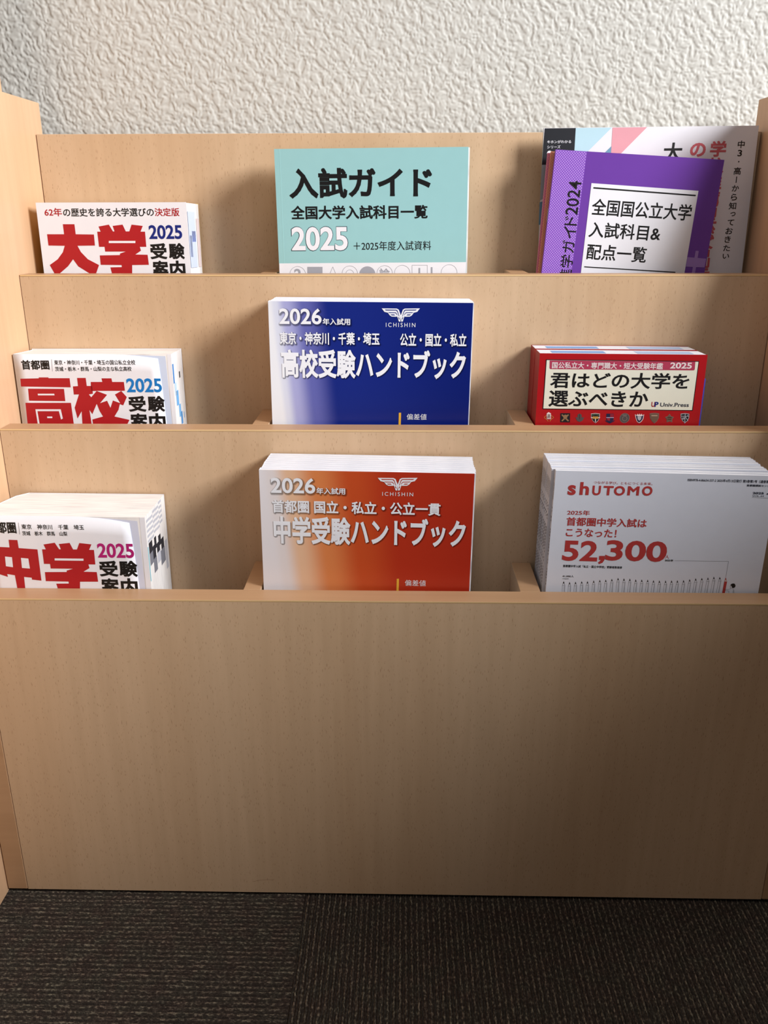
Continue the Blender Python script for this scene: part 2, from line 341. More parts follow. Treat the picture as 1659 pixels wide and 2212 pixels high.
  ('p',[(133.35,-5.03),(120.1,-5.31),(118.35,-6.31),(116.66,-11.23),(116.67,-12.1),(117.15,-16.73),(118.51,-16.43),(119.24,-13.81),(119.92,-12.07),(120.81,-12.35),(124.65,-12.2),(126.4,-11.15),(128.01,-8.82),(131.06,-8.04)],'print_white',2),
  ('p',[(102.44,-6.33),(112.75,-6.35),(113.83,-7.21),(115.43,-12.11),(115.08,-12.11),(113.36,-7.79),(112.47,-7.05),(103.63,-7.12)],'ink',3),
  ('p',[(130.72,-6.09),(120.41,-6.29),(119.37,-7.16),(117.91,-12.08),(118.27,-12.08),(119.85,-7.73),(120.72,-6.98),(129.56,-6.9)],'ink',3),
  ('p',[(105.23,-8.61),(112.2,-8.66),(113.27,-9.93),(113.71,-11.25),(113.29,-10.97),(112.5,-9.7),(111.73,-9.25),(106.6,-9.29)],'ink',3),
  ('p',[(128.0,-8.42),(121.04,-8.59),(120.0,-9.87),(119.61,-11.2),(120.02,-10.91),(120.76,-9.63),(121.52,-9.16),(126.66,-9.12)],'ink',3),
  ('p',[(107.5,-10.44),(110.74,-10.41),(111.76,-11.21),(108.69,-11.24)],'ink',3),
  ('p',[(125.79,-10.28),(122.55,-10.31),(121.56,-11.13),(124.63,-11.1)],'ink',3),
  ('p',[(114.5,-13.16),(115.23,-14.72),(115.82,-14.71),(115.08,-12.69)],'ink',3),
  ('p',[(118.87,-13.12),(118.19,-14.69),(117.6,-14.7),(118.27,-12.66)],'ink',3),
  ('t','~ICHISHIN',103.56,-21.34,129.64,-17.67,'print_white',0,1,0),
 ],
 'red': [
  ('p',[(5.78,-5.32),(141.25,-5.61),(140.91,-50.32),(5.56,-50.27)],'black',1),
  ('p',[(6.44,-5.97),(140.55,-6.23),(140.16,-49.69),(6.31,-49.58)],'cream',2),
  ('p',[(9.08,-6.11),(137.85,-6.14),(138.13,-13.03),(137.29,-13.86),(10.2,-13.91),(9.39,-13.01)],'rose',3),
  ('t','国公私立大・専門職大・短大受験年鑑',11.37,-13.33,109.72,-7.46,'pale',0.03,4,0),
  ('t','2025',116.01,-12.4,135.13,-6.99,'pale',0.04,4,0),
  ('t','君はどの大学を',10.82,-30.88,134.7,-16.34,'black',0.03,3,0),
  ('t','選ぶべきか',10.54,-47.91,99.97,-32.95,'black',0.03,3,0),
  ('t','U',103.19,-47.09,106.52,-42.53,'brick',0.04,3,0),
  ('t','P',106.1,-47.06,109.51,-42.5,'navy',0.04,4,0),
  ('t','Univ.Press',111.12,-46.81,136.83,-43.17,'slate',0.02,3,0),
  ('p',[(9.71,-54.15),(11.3,-52.85),(13.48,-54.11),(13.84,-59.24),(10.06,-59.28)],'pale',2),
  ('l',[(7.64,-57.59),(9.83,-55.85)],0.35,'gold',1),
  ('l',[(7.67,-58.02),(10.09,-59.71),(11.47,-61.41)],0.35,'gold',1),
  ('l',[(16.26,-57.92),(13.87,-59.67),(13.14,-61.39)],0.35,'gold',1),
  ('l',[(16.23,-57.5),(13.6,-55.81)],0.35,'gold',1),
  ('t','高',10.3,-58.83,13.24,-54.55,'brown',0,3,0),
  ('p',[(22.04,-53.8),(30.83,-53.71),(31.27,-62.18),(22.44,-62.15)],'blackish',1),
  ('l',[(23.62,-55.28),(29.69,-60.78)],1.3,'bronze',2),
  ('l',[(29.27,-55.22),(24.03,-60.84)],1.3,'bronze',2),
  ('c',26.68,-56.96,1.88,1.92,0,'bronze',3),
  ('p',[(35.92,-57.29),(37.84,-57.69),(37.64,-55.13),(39.42,-53.83),(41.4,-55.09),(41.61,-57.65),(43.88,-57.2),(42.48,-60.64),(40.05,-61.74),(37.66,-60.7)],'pewter',1),
  ('l',[(39.48,-54.68),(39.83,-58.96)],0.3,'blackish',2),
  ('p',[(49.76,-53.93),(53.68,-53.4),(57.69,-53.85),(57.85,-57.9),(56.51,-60.77),(54.48,-62.63),(52.13,-60.82),(50.3,-57.99)],'pale',1),
  ('p',[(50.12,-54.27),(53.72,-53.79),(57.39,-54.19),(57.53,-57.91),(56.3,-60.53),(54.44,-62.23),(52.29,-60.57),(50.62,-57.98)],'blackish',2),
  ('p',[(50.2,-55.21),(53.62,-53.68),(57.51,-55.13),(57.17,-55.99),(53.73,-54.96),(50.69,-56.06)],'green',3),
  ('p',[(51.35,-56.48),(56.58,-56.42),(56.77,-58.56),(51.53,-58.62)],'gold',3),
  ('l',[(54.11,-58.37),(54.37,-61.37)],0.7,'pale',3),
  ('l',[(50.1,-57.56),(51.65,-57.54)],0.7,'pale',3),
  ('l',[(56.46,-57.49),(57.97,-57.48)],0.7,'pale',3),
  ('p',[(63.66,-53.78),(70.13,-53.71),(70.59,-58.62),(70.12,-60.34),(67.6,-62.09),(64.68,-60.4),(63.9,-58.7)],'navydark',1),
  ('p',[(66.94,-53.96),(69.94,-53.93),(70.22,-56.92),(67.21,-56.95)],'crimson',2),
  ('p',[(64.14,-57.62),(67.15,-57.59),(67.4,-60.37),(65.06,-59.97)],'crimson',2),
  ('l',[(63.91,-57.41),(70.47,-57.34)],0.6,'lav',3),
  ('l',[(63.41,-60.2),(65.18,-61.25),(67.62,-62.3),(69.78,-61.2),(71.36,-60.12)],0.8,'navydark',2),
  ('c',80.46,-57.66,4.09,4.2,0,'pewter',1),
  ('c',80.46,-57.66,4.43,4.54,0.35,'pewterlight',1),
  ('c',80.5,-58.09,2.3,2.35,0.5,'pewterlight',2),
  ('l',[(78.39,-54.91),(81.94,-54.87)],0.9,'pewterlight',2),
  ('p',[(89.39,-54.15),(91.35,-54.98),(91.61,-53.49),(92.99,-54.75),(93.47,-53.25),(94.25,-54.74),(95.57,-53.44),(95.94,-54.93),(97.72,-54.06),(97.33,-58.33),(95.93,-60.92),(93.97,-62.23),(91.96,-60.96),(90.65,-58.41)],'pale',1),
  ('p',[(90.2,-54.78),(91.85,-55.83),(95.82,-55.79),(97.16,-54.71),(96.71,-58.34),(95.47,-60.5),(93.91,-61.59),(92.33,-60.53),(91.28,-58.4)],'navydark',2),
  ('p',[(91.8,-56.17),(93.53,-55.94),(95.31,-56.13),(95.41,-57.93),(94.83,-59.19),(93.95,-60.01),(92.9,-59.21),(92.07,-57.96)],'silver',3),
  ('p',[(102.63,-53.15),(106.74,-52.6),(110.96,-53.07),(111.22,-57.33),(109.88,-60.34),(107.79,-62.29),(105.29,-60.39),(103.3,-57.41)],'pewterlight',1),
  ('p',[(103.0,-53.49),(106.78,-52.98),(110.67,-53.41),(110.91,-57.33),(109.67,-60.1),(107.75,-61.9),(105.44,-60.15),(103.61,-57.41)],'bronze2',2),
  ('p',[(104.25,-54.63),(109.67,-54.57),(109.78,-55.64),(104.36,-55.69)],'cream2',3),
  ('p',[(120.38,-53.39),(122.14,-55.5),(124.67,-56.29),(123.41,-58.44),(123.71,-61.08),(121.16,-60.3),(118.8,-61.14),(118.5,-58.5),(116.75,-56.38),(119.1,-55.53)],'pewterlight',1),
  ('p',[(120.43,-53.9),(121.98,-55.76),(124.22,-56.46),(123.11,-58.35),(123.37,-60.67),(121.13,-59.98),(119.05,-60.72),(118.78,-58.4),(117.24,-56.53),(119.31,-55.78)],'bronze2',2),
  ('l',[(119.07,-56.6),(122.61,-56.57)],0.5,'blackish',3),
  ('l',[(119.47,-58.31),(122.6,-58.28)],0.5,'blackish',3),
  ('p',[(130.43,-53.16),(134.24,-52.64),(138.16,-53.07),(138.45,-57.04),(137.24,-59.83),(135.32,-61.65),(132.97,-59.88),(131.09,-57.12)],'silver',1),
  ('p',[(131.04,-53.7),(134.31,-53.26),(137.69,-53.63),(137.94,-57.04),(136.89,-59.45),(135.24,-61.01),(133.22,-59.49),(131.61,-57.11)],'blackish',2),
  ('l',[(134.49,-53.03),(135.13,-61.78)],0.6,'silver',3),
  ('l',[(131.24,-55.41),(137.9,-55.33)],0.5,'silver',3),
  ('l',[(132.22,-58.39),(137.17,-54.49)],0.5,'silver',3),
  ('c',133.34,-57.3,1.08,1.11,0.4,'silver',3),
  ('l',[(134.83,-55.79),(137.79,-59.61)],0.5,'silver',3),
 ],
 'shutomo': [
  ('t','s',11.19,-20.96,17.86,-12.08,'brickred',0.045,1,0),
  ('t','h',21.07,-20.54,28.66,-9.27,'brickred',0.045,1,0),
  ('t','U',31.48,-20.54,38.39,-12.09,'brickred',0.045,1,0),
  ('t','T',40.53,-20.27,48.77,-12.11,'brickred',0.045,1,0),
  ('t','O',49.31,-20.3,58.34,-11.86,'brickred',0.05,1,0),
  ('t','M',60.47,-19.84,70.01,-11.69,'brickred',0.045,1,0),
  ('t','O',72.41,-19.81,80.88,-11.38,'brickred',0.05,1,0),
  ('t','つながる学び。ともにつくる未来。',31.93,-10.52,80.21,-8.14,'brickred',0,1,0),
  ('t','2025年',12.36,-38.51,31.32,-34.06,'brickred',0.02,1,0),
  ('t','首都圏中学入試は',12.54,-48.16,79.61,-40.35,'brickred',0.03,1,0),
  ('t','こうなった！',12.82,-57.94,55.33,-50.35,'brickred',0.03,1,0),
  ('t','52',11.47,-80.27,41.38,-61.3,'brickred',0.036,1,0),
  ('p',[(42.78,-74.85),(47.69,-74.7),(47.65,-78.43),(46.14,-81.18),(43.52,-82.46),(42.28,-81.0),(44.05,-79.44),(44.51,-78.53),(42.87,-78.58)],'brickred',1),
  ('t','300',47.92,-78.93,99.41,-60.02,'brickred',0.036,1,0),
  ('t','人',98.41,-75.44,101.94,-72.34,'brickred',0.01,1,0),
  ('t','2025年',98.55,-78.22,105.74,-76.13,'black',0.03,1,0),
  ('l',[(106.73,-77.33),(152.17,-76.5),(151.98,-91.04)],0.18,'grey',1),
  ('t','首都圏中学入試「私立・国立中学校」受験者数推移',12.96,-86.24,63.35,-83.84,'black',0.025,1,0),
  ('t','41,000人',13.3,-95.66,22.96,-93.53,'black',0.02,1,0),
  ('t','1998年',13.49,-97.7,19.02,-96.33,'grey',0,1,0),
  ('t','ISBN978-4-86634-337-2 2025年4月13日発行 第5巻第1号（通巻第',108.42,-6.39,174.44,-3.72,'slate',0.02,1,0),
  ('t','首都圏模試センター',156.88,-9.52,178.05,-7.64,'slate',0.03,1,0),
  ('t','2025',162.76,-16.01,171.84,-14.12,'slate',0.05,1,0),
  ('t','VOL.44',162.83,-18.16,172.23,-16.81,'slate',0,1,0),
  ('t','4',174.07,-17.23,179.12,-13.06,'slate',0.05,1,0),
  ('l',[(162.91,-18.84),(180.11,-19.18)],0.18,'slate',1),
  ('p',[(14.74,-99.41),(15.46,-101.38),(14.35,-101.41)],'black',2),
  ('l',[(14.74,-99.41),(13.95,-103.2),(14.46,-113.01)],0.16,'grey',1),
  ('l',[(14.74,-99.41),(16.16,-103.13),(16.68,-112.93)],0.16,'grey',1),
  ('p',[(15.49,-103.6),(16.2,-103.57),(16.68,-112.93),(15.98,-112.96)],'palegrey',1),
  ('l',[(13.97,-103.42),(14.52,-102.85),(15.07,-103.39),(15.63,-102.81),(16.18,-103.35)],0.16,'grey',2),
  ('p',[(19.83,-100.02),(20.55,-101.99),(19.45,-102.02)],'black',2),
  ('l',[(19.83,-100.02),(19.05,-103.81),(19.48,-112.84)],0.16,'grey',1),
  ('l',[(19.83,-100.02),(21.26,-103.74),(21.7,-112.76)],0.16,'grey',1),
  ('p',[(20.59,-104.21),(21.3,-104.18),(21.7,-112.76),(20.99,-112.79)],'palegrey',1),
  ('l',[(19.07,-104.04),(19.62,-103.46),(20.17,-104.0),(20.73,-103.42),(21.28,-103.96)],0.16,'grey',2),
  ('p',[(24.93,-99.63),(25.66,-101.6),(24.56,-101.63)],'black',2),
  ('l',[(24.93,-99.63),(24.16,-103.42),(24.57,-112.67)],0.16,'grey',1),
  ('l',[(24.93,-99.63),(26.37,-103.35),(26.79,-112.59)],0.16,'grey',1),
  ('p',[(25.71,-103.82),(26.41,-103.79),(26.79,-112.59),(26.08,-112.62)],'palegrey',1),
  ('l',[(24.18,-103.64),(24.73,-103.07),(25.28,-103.61),(25.84,-103.03),(26.39,-103.57)],0.16,'grey',2),
  ('p',[(30.2,-98.9),(30.93,-100.87),(29.83,-100.91)],'black',2),
  ('l',[(30.2,-98.9),(29.44,-102.69),(29.84,-112.49)],0.16,'grey',1),
  ('l',[(30.2,-98.9),(31.65,-102.62),(32.06,-112.42)],0.16,'grey',1),
  ('p',[(30.98,-103.09),(31.69,-103.07),(32.06,-112.42),(31.35,-112.44)],'palegrey',1),
  ('l',[(29.46,-102.92),(30.01,-102.34),(30.56,-102.88),(31.11,-102.31),(31.67,-102.84)],0.16,'grey',2),
  ('p',[(35.11,-98.74),(35.85,-100.71),(34.75,-100.75)],'black',2),
  ('l',[(35.11,-98.74),(34.36,-102.53),(34.73,-112.33)],0.16,'grey',1),
  ('l',[(35.11,-98.74),(36.57,-102.46),(36.95,-112.26)],0.16,'grey',1),
  ('p',[(35.91,-102.93),(36.61,-102.9),(36.95,-112.26),(36.24,-112.28)],'palegrey',1),
  ('l',[(34.38,-102.75),(34.93,-102.18),(35.48,-102.72),(36.04,-102.15),(36.59,-102.68)],0.16,'grey',2),
  ('p',[(40.36,-97.91),(41.1,-99.87),(40.0,-99.91)],'black',2),
  ('l',[(40.36,-97.91),(39.62,-101.7),(39.98,-112.15)],0.16,'grey',1),
  ('l',[(40.36,-97.91),(41.82,-101.62),(42.2,-112.08)],0.16,'grey',1),
  ('p',[(41.16,-102.09),(41.87,-102.07),(42.2,-112.08),(41.49,-112.1)],'palegrey',1),
  ('l',[(39.64,-101.92),(40.19,-101.34),(40.74,-101.88),(41.29,-101.31),(41.85,-101.84)],0.16,'grey',2),
  ('p',[(45.51,-97.19),(46.26,-99.15),(45.16,-99.19)],'black',2),
  ('l',[(45.51,-97.19),(44.78,-100.97),(45.13,-111.98)],0.16,'grey',1),
  ('l',[(45.51,-97.19),(46.98,-100.9),(47.35,-111.91)],0.16,'grey',1),
  ('p',[(46.33,-101.37),(47.03,-101.34),(47.35,-111.91),(46.64,-111.93)],'palegrey',1),
  ('l',[(44.8,-101.19),(45.35,-100.62),(45.9,-101.16),(46.45,-100.59),(47.01,-101.12)],0.16,'grey',2),
  ('p',[(50.59,-96.8),(51.34,-98.77),(50.24,-98.8)],'black',2),
  ('l',[(50.59,-96.8),(49.87,-100.59),(50.19,-111.81)],0.16,'grey',1),
  ('l',[(50.59,-96.8),(52.07,-100.51),(52.41,-111.74)],0.16,'grey',1),
  ('p',[(51.41,-100.98),(52.11,-100.95),(52.41,-111.74),(51.7,-111.76)],'palegrey',1),
  ('l',[(49.89,-100.81),(50.43,-100.23),(50.99,-100.77),(51.54,-100.2),(52.09,-100.73)],0.16,'grey',2),
  ('p',[(55.71,-95.87),(56.47,-97.83),(55.37,-97.86)],'black',2),
  ('l',[(55.71,-95.87),(55.0,-99.64),(55.32,-111.64)],0.16,'grey',1),
  ('l',[(55.71,-95.87),(57.2,-99.57),(57.53,-111.57)],0.16,'grey',1),
  ('p',[(56.54,-100.03),(57.24,-100.01),(57.53,-111.57),(56.82,-111.59)],'palegrey',1),
  ('l',[(55.02,-99.86),(55.56,-99.29),(56.12,-99.83),(56.66,-99.26),(57.22,-99.79)],0.16,'grey',2),
  ('p',[(60.91,-94.82),(61.67,-96.77),(60.57,-96.81)],'black',2),
  ('l',[(60.91,-94.82),(60.2,-98.59),(60.52,-111.47)],0.16,'grey',1),
  ('l',[(60.91,-94.82),(62.4,-98.52),(62.73,-111.39)],0.16,'grey',1),
  ('p',[(61.75,-98.98),(62.45,-98.96),(62.73,-111.39),(62.03,-111.42)],'palegrey',1),
  ('l',[(60.23,-98.81),(60.77,-98.24),(61.33,-98.77),(61.87,-98.2),(62.43,-98.74)],0.16,'grey',2),
  ('p',[(65.95,-95.09),(66.71,-97.05),(65.61,-97.09)],'black',2),
  ('l',[(65.95,-95.09),(65.25,-98.87),(65.51,-111.3)],0.16,'grey',1),
  ('l',[(65.95,-95.09),(67.45,-98.79),(67.72,-111.23)],0.16,'grey',1),
  ('p',[(66.79,-99.26),(67.49,-99.23),(67.72,-111.23),(67.01,-111.25)],'palegrey',1),
  ('l',[(65.27,-99.09),(65.81,-98.52),(66.37,-99.05),(66.91,-98.48),(67.47,-99.01)],0.16,'grey',2),
  ('p',[(70.96,-95.15),(71.72,-97.11),(70.62,-97.15)],'black',2),
  ('l',[(70.96,-95.15),(70.27,-98.92),(70.47,-111.14)],0.16,'grey',1),
  ('l',[(70.96,-95.15),(72.46,-98.85),(72.68,-111.06)],0.16,'grey',1),
  ('p',[(71.81,-99.31),(72.51,-99.29),(72.68,-111.06),(71.98,-111.09)],'palegrey',1),
  ('l',[(70.29,-99.14),(70.83,-98.57),(71.39,-99.11),(71.93,-98.54),(72.49,-99.07)],0.16,'grey',2),
  ('p',[(76.12,-95.75),(76.89,-97.71),(75.8,-97.75)],'black',2),
  ('l',[(76.12,-95.75),(75.44,-99.53),(75.58,-110.97)],0.16,'grey',1),
  ('l',[(76.12,-95.75),(77.64,-99.46),(77.79,-110.89)],0.16,'grey',1),
  ('p',[(76.99,-99.92),(77.69,-99.9),(77.79,-110.89),(77.09,-110.92)],'palegrey',1),
  ('l',[(75.47,-99.75),(76.01,-99.18),(76.57,-99.71),(77.1,-99.14),(77.66,-99.68)],0.16,'grey',2),
  ('p',[(81.22,-95.7),(81.99,-97.66),(80.89,-97.69)],'black',2),
  ('l',[(81.22,-95.7),(80.55,-99.47),(80.64,-110.8)],0.16,'grey',1),
  ('l',[(81.22,-95.7),(82.74,-99.4),(82.85,-110.72)],0.16,'grey',1),
  ('p',[(82.09,-99.86),(82.79,-99.84),(82.85,-110.72),(82.15,-110.75)],'palegrey',1),
  ('l',[(80.57,-99.69),(81.11,-99.12),(81.67,-99.66),(82.2,-99.09),(82.77,-99.62)],0.16,'grey',2),
  ('p',[(86.21,-95.65),(86.99,-97.61),(85.89,-97.64)],'black',2),
  ('l',[(86.21,-95.65),(85.54,-99.42),(85.6,-110.63)],0.16,'grey',1),
  ('l',[(86.21,-95.65),(87.74,-99.35),(87.81,-110.56)],0.16,'grey',1),
  ('p',[(87.09,-99.81),(87.79,-99.79),(87.81,-110.56),(87.1,-110.58)],'palegrey',1),
  ('l',[(85.57,-99.64),(86.1,-99.07),(86.67,-99.6),(87.2,-99.03),(87.76,-99.57)],0.16,'grey',2),
  ('p',[(91.25,-96.03),(92.03,-97.99),(90.93,-98.03)],'black',2),
  ('l',[(91.25,-96.03),(90.59,-99.81),(90.6,-110.46)],0.16,'grey',1),
  ('l',[(91.25,-96.03),(92.79,-99.73),(92.8,-110.39)],0.16,'grey',1),
  ('p',[(92.14,-100.2),(92.84,-100.17),(92.8,-110.39),(92.1,-110.41)],'palegrey',1),
  ('l',[(90.62,-100.03),(91.15,-99.46),(91.72,-99.99),(92.25,-99.42),(92.81,-99.95)],0.16,'grey',2),
  ('p',[(96.35,-96.09),(97.13,-98.05),(96.04,-98.08)],'black',2),
  ('l',[(96.35,-96.09),(95.7,-99.86),(95.66,-110.3)],0.16,'grey',1),
  ('l',[(96.35,-96.09),(97.89,-99.79),(97.86,-110.22)],0.16,'grey',1),
  ('p',[(97.25,-100.25),(97.95,-100.23),(97.86,-110.22),(97.16,-110.24)],'palegrey',1),
  ('l',[(95.73,-100.08),(96.26,-99.51),(96.82,-100.04),(97.36,-99.47),(97.92,-100.01)],0.16,'grey',2),
  ('p',[(101.52,-95.92),(102.31,-97.88),(101.21,-97.91)],'black',2),
  ('l',[(101.52,-95.92),(100.88,-99.69),(100.8,-110.12)],0.16,'grey',1),
  ('l',[(101.52,-95.92),(103.07,-99.62),(103.0,-110.05)],0.16,'grey',1),
  ('p',[(102.43,-100.08),(103.13,-100.06),(103.0,-110.05),(102.3,-110.07)],'palegrey',1),
  ('l',[(100.91,-99.91),(101.44,-99.34),(102.0,-99.87),(102.53,-99.3),(103.1,-99.84)],0.16,'grey',2),
  ('p',[(106.57,-95.65),(107.36,-97.6),(106.27,-97.64)],'black',2),
  ('l',[(106.57,-95.65),(105.94,-99.41),(105.83,-109.96)],0.16,'grey',1),
  ('l',[(106.57,-95.65),(108.13,-99.34),(108.03,-109.88)],0.16,'grey',1),
  ('p',[(107.49,-99.81),(108.19,-99.78),(108.03,-109.88),(107.33,-109.91)],'palegrey',1),
  ('l',[(105.97,-99.63),(106.5,-99.06),(107.06,-99.6),(107.59,-99.03),(108.16,-99.56)],0.16,'grey',2),
  ('p',[(111.53,-95.49),(112.33,-97.44),(111.24,-97.48)],'black',2),
  ('l',[(111.53,-95.49),(110.92,-99.25),(110.77,-109.79)],0.16,'grey',1),
  ('l',[(111.53,-95.49),(113.1,-99.18),(112.96,-109.72)],0.16,'grey',1),
  ('p',[(112.46,-99.64),(113.16,-99.62),(112.96,-109.72),(112.26,-109.74)],'palegrey',1),
  ('l',[(110.94,-99.47),(111.47,-98.9),(112.04,-99.44),(112.56,-98.87),(113.13,-99.4)],0.16,'grey',2),
  ('p',[(116.76,-95.1),(117.57,-97.05),(116.47,-97.09)],'black',2),
  ('l',[(116.76,-95.1),(116.16,-98.86),(115.97,-109.62)],0.16,'grey',1),
  ('l',[(116.76,-95.1),(118.34,-98.79),(118.17,-109.54)],0.16,'grey',1),
  ('p',[(117.7,-99.25),(118.4,-99.23),(118.17,-109.54),(117.47,-109.57)],'palegrey',1),
  ('l',[(116.18,-99.08),(116.71,-98.51),(117.28,-99.04),(117.8,-98.47),(118.37,-99.01)],0.16,'grey',2),
  ('p',[(121.8,-94.05),(122.61,-96.01),(121.52,-96.04)],'black',2),
  ('l',[(121.8,-94.05),(121.2,-97.81),(121.0,-109.45)],0.16,'grey',1),
  ('l',[(121.8,-94.05),(123.39,-97.74),(123.19,-109.38)],0.16,'grey',1),
  ('p',[(122.75,-98.2),(123.45,-98.18),(123.19,-109.38),(122.49,-109.4)],'palegrey',1),
  ('l',[(121.23,-98.03),(121.76,-97.46),(122.32,-98.0),(122.85,-97.43),(123.42,-97.96)],0.16,'grey',2),
  ('p',[(126.74,-93.02),(127.55,-94.97),(126.46,-95.0)],'black',2),
  ('l',[(126.74,-93.02),(126.15,-96.77),(125.92,-109.28)],0.16,'grey',1),
  ('l',[(126.74,-93.02),(128.33,-96.7),(128.11,-109.21)],0.16,'grey',1),
  ('p',[(127.69,-97.16),(128.39,-97.14),(128.11,-109.21),(127.41,-109.23)],'palegrey',1),
  ('l',[(126.18,-96.99),(126.7,-96.42),(127.27,-96.95),(127.79,-96.39),(128.36,-96.92)],0.16,'grey',2),
  ('p',[(131.84,-92.52),(132.65,-94.47),(131.56,-94.51)],'black',2),
  ('l',[(131.84,-92.52),(131.26,-96.27),(130.99,-109.12)],0.16,'grey',1),
  ('l',[(131.84,-92.52),(133.43,-96.2),(133.18,-109.04)],0.16,'grey',1),
  ('p',[(132.8,-96.66),(133.49,-96.64),(133.18,-109.04),(132.48,-109.07)],'palegrey',1),
  ('l',[(131.29,-96.49),(131.8,-95.93),(132.38,-96.46),(132.89,-95.89),(133.46,-96.42)],0.16,'grey',2),
  ('p',[(136.92,-91.92),(137.73,-93.87),(136.65,-93.9)],'black',2),
  ('l',[(136.92,-91.92),(136.34,-95.67),(136.04,-108.95)],0.16,'grey',1),
  ('l',[(136.92,-91.92),(138.52,-95.6),(138.23,-108.87)],0.16,'grey',1),
  ('p',[(137.89,-96.06),(138.58,-96.03),(138.23,-108.87),(137.53,-108.9)],'palegrey',1),
  ('l',[(136.37,-95.89),(136.89,-95.32),(137.46,-95.85),(137.98,-95.29),(138.55,-95.82)],0.16,'grey',2),
  ('p',[(141.86,-91.1),(142.68,-93.05),(141.6,-93.08)],'black',2),
  ('l',[(141.86,-91.1),(141.3,-94.85),(140.96,-108.78)],0.16,'grey',1),
  ('l',[(141.86,-91.1),(143.47,-94.78),(143.15,-108.71)],0.16,'grey',1),
  ('p',[(142.84,-95.24),(143.54,-95.21),(143.15,-108.71),(142.45,-108.73)],'palegrey',1),
  ('l',[(141.33,-95.07),(141.85,-94.5),(142.42,-95.03),(142.93,-94.47),(143.5,-95.0)],0.16,'grey',2),
  ('p',[(146.93,-91.16),(147.75,-93.1),(146.66,-93.14)],'black',2),
  ('l',[(146.93,-91.16),(146.37,-94.9),(145.99,-108.61)],0.16,'grey',1),
  ('l',[(146.93,-91.16),(148.55,-94.83),(148.17,-108.54)],0.16,'grey',1),
  ('p',[(147.92,-95.29),(148.61,-95.27),(148.17,-108.54),(147.48,-108.56)],'palegrey',1),
  ('l',[(146.4,-95.12),(146.92,-94.56),(147.49,-95.09),(148.0,-94.52),(148.58,-95.05)],0.16,'grey',2),
  ('p',[(151.94,-91.54),(152.77,-93.49),(151.68,-93.52)],'brickred',2),
  ('p',[(151.39,-95.29),(153.56,-95.22),(153.15,-108.38),(150.96,-108.45)],'brickred',2),
  ('p',[(151.73,-93.52),(152.72,-93.49),(153.22,-94.9),(151.54,-94.95)],'peach',2),
  ('l',[(151.94,-91.54),(151.39,-95.29),(150.96,-108.45)],0.16,'brickred',1),
  ('l',[(151.94,-91.54),(153.56,-95.22),(153.15,-108.38)],0.16,'brickred',1),
  ('p',[(157.0,-98.19),(157.7,-97.23),(158.75,-96.73),(160.18,-96.9),(161.25,-98.37),(161.2,-99.93),(160.48,-100.73),(159.54,-101.08),(158.63,-100.64),(158.33,-99.55),(157.51,-98.8)],'black',2),
  ('l',[(157.09,-98.81),(156.96,-100.22),(157.76,-101.45),(159.03,-101.47)],0.16,'black',2),
  ('l',[(157.76,-101.45),(155.41,-102.72),(153.56,-102.59),(152.51,-102.18),(152.45,-102.72),(153.69,-103.46),(156.47,-104.15),(156.44,-106.82)],0.16,'black',2),
  ('l',[(159.49,-101.7),(160.61,-103.55),(161.36,-106.66)],0.16,'black',2),
  ('l',[(160.05,-103.56),(160.24,-106.7)],0.16,'black',2),
 ],
 'white': [
  ('p',[(0.71,-0.26),(30.42,-0.26),(29.95,-32.32),(-0.51,-32.19)],'blackish',1),
  ('t','キホンがわかる',3.66,-13.39,26.59,-10.68,'paper',0.01,2,0),
  ('t','シリーズ',3.88,-17.88,16.52,-15.16,'paper',0.01,2,0),
  ('c',6.38,-22.04,2.45,2.24,0,'paper',2),
  ('p',[(30.42,-0.26),(64.92,-0.27),(41.66,-22.46),(30.26,-22.32)],'skyblue',1),
  ('p',[(65.63,-0.28),(98.84,-0.24),(75.72,-22.86),(65.72,-22.74)],'pink',1),
  ('p',[(59.12,-22.67),(65.83,-16.42),(65.85,-22.75)],'steelblue',1),
  ('p',[(-0.55,-32.19),(26.15,-32.52),(26.29,-50.77),(-0.97,-64.25)],'greyblue',1),
  ('p',[(-1.17,-65.94),(25.4,-59.14),(25.22,-80.34),(-1.18,-86.81)],'steelblue',1),
  ('t','大',116.55,-30.94,135.13,-14.03,'black',0.03,1,0),
  ('t','の',142.37,-27.07,157.7,-14.51,'coral',0.045,1,0),
  ('t','学',161.98,-27.13,177.57,-12.98,'coral',0.045,1,0),
  ('t','校',161.39,-42.12,177.09,-27.8,'coral',0.045,1,0),
  ('t','推',160.81,-57.3,176.59,-42.8,'coral',0.045,1,0),
  ('t','薦',160.22,-72.65,176.1,-57.97,'coral',0.045,1,0),
  ('t','型',159.62,-88.19,175.59,-73.34,'coral',0.045,1,0),
  ('t','総',159.02,-103.92,175.08,-88.88,'coral',0.045,1,0),
  ('t','合',158.41,-119.84,174.57,-104.61,'coral',0.045,1,0),
  ('t','型',157.78,-135.95,174.05,-120.55,'coral',0.045,1,0),
  ('t','中',188.39,-19.75,195.09,-13.0,'black',0.02,1,0),
  ('t','3',189.23,-26.94,193.44,-21.26,'black',0.02,1,0),
  ('t','・',190.59,-32.36,191.82,-31.11,'black',0.02,1,0),
  ('t','高',187.32,-43.45,194.39,-36.78,'black',0.02,1,0),
  ('t','1',190.41,-50.89,191.25,-45.09,'black',0,1,0),
  ('t','か',187.38,-58.69,194.34,-52.86,'black',0.02,1,0),
  ('t','ら',187.42,-66.89,193.47,-60.74,'black',0.02,1,0),
  ('t','知',186.26,-75.22,193.65,-68.59,'black',0.02,1,0),
  ('t','っ',188.7,-81.63,193.86,-77.65,'black',0.02,1,0),
  ('t','て',186.75,-90.08,193.32,-84.69,'black',0.02,1,0),
  ('t','お',185.8,-98.34,193.03,-92.18,'black',0.02,1,0),
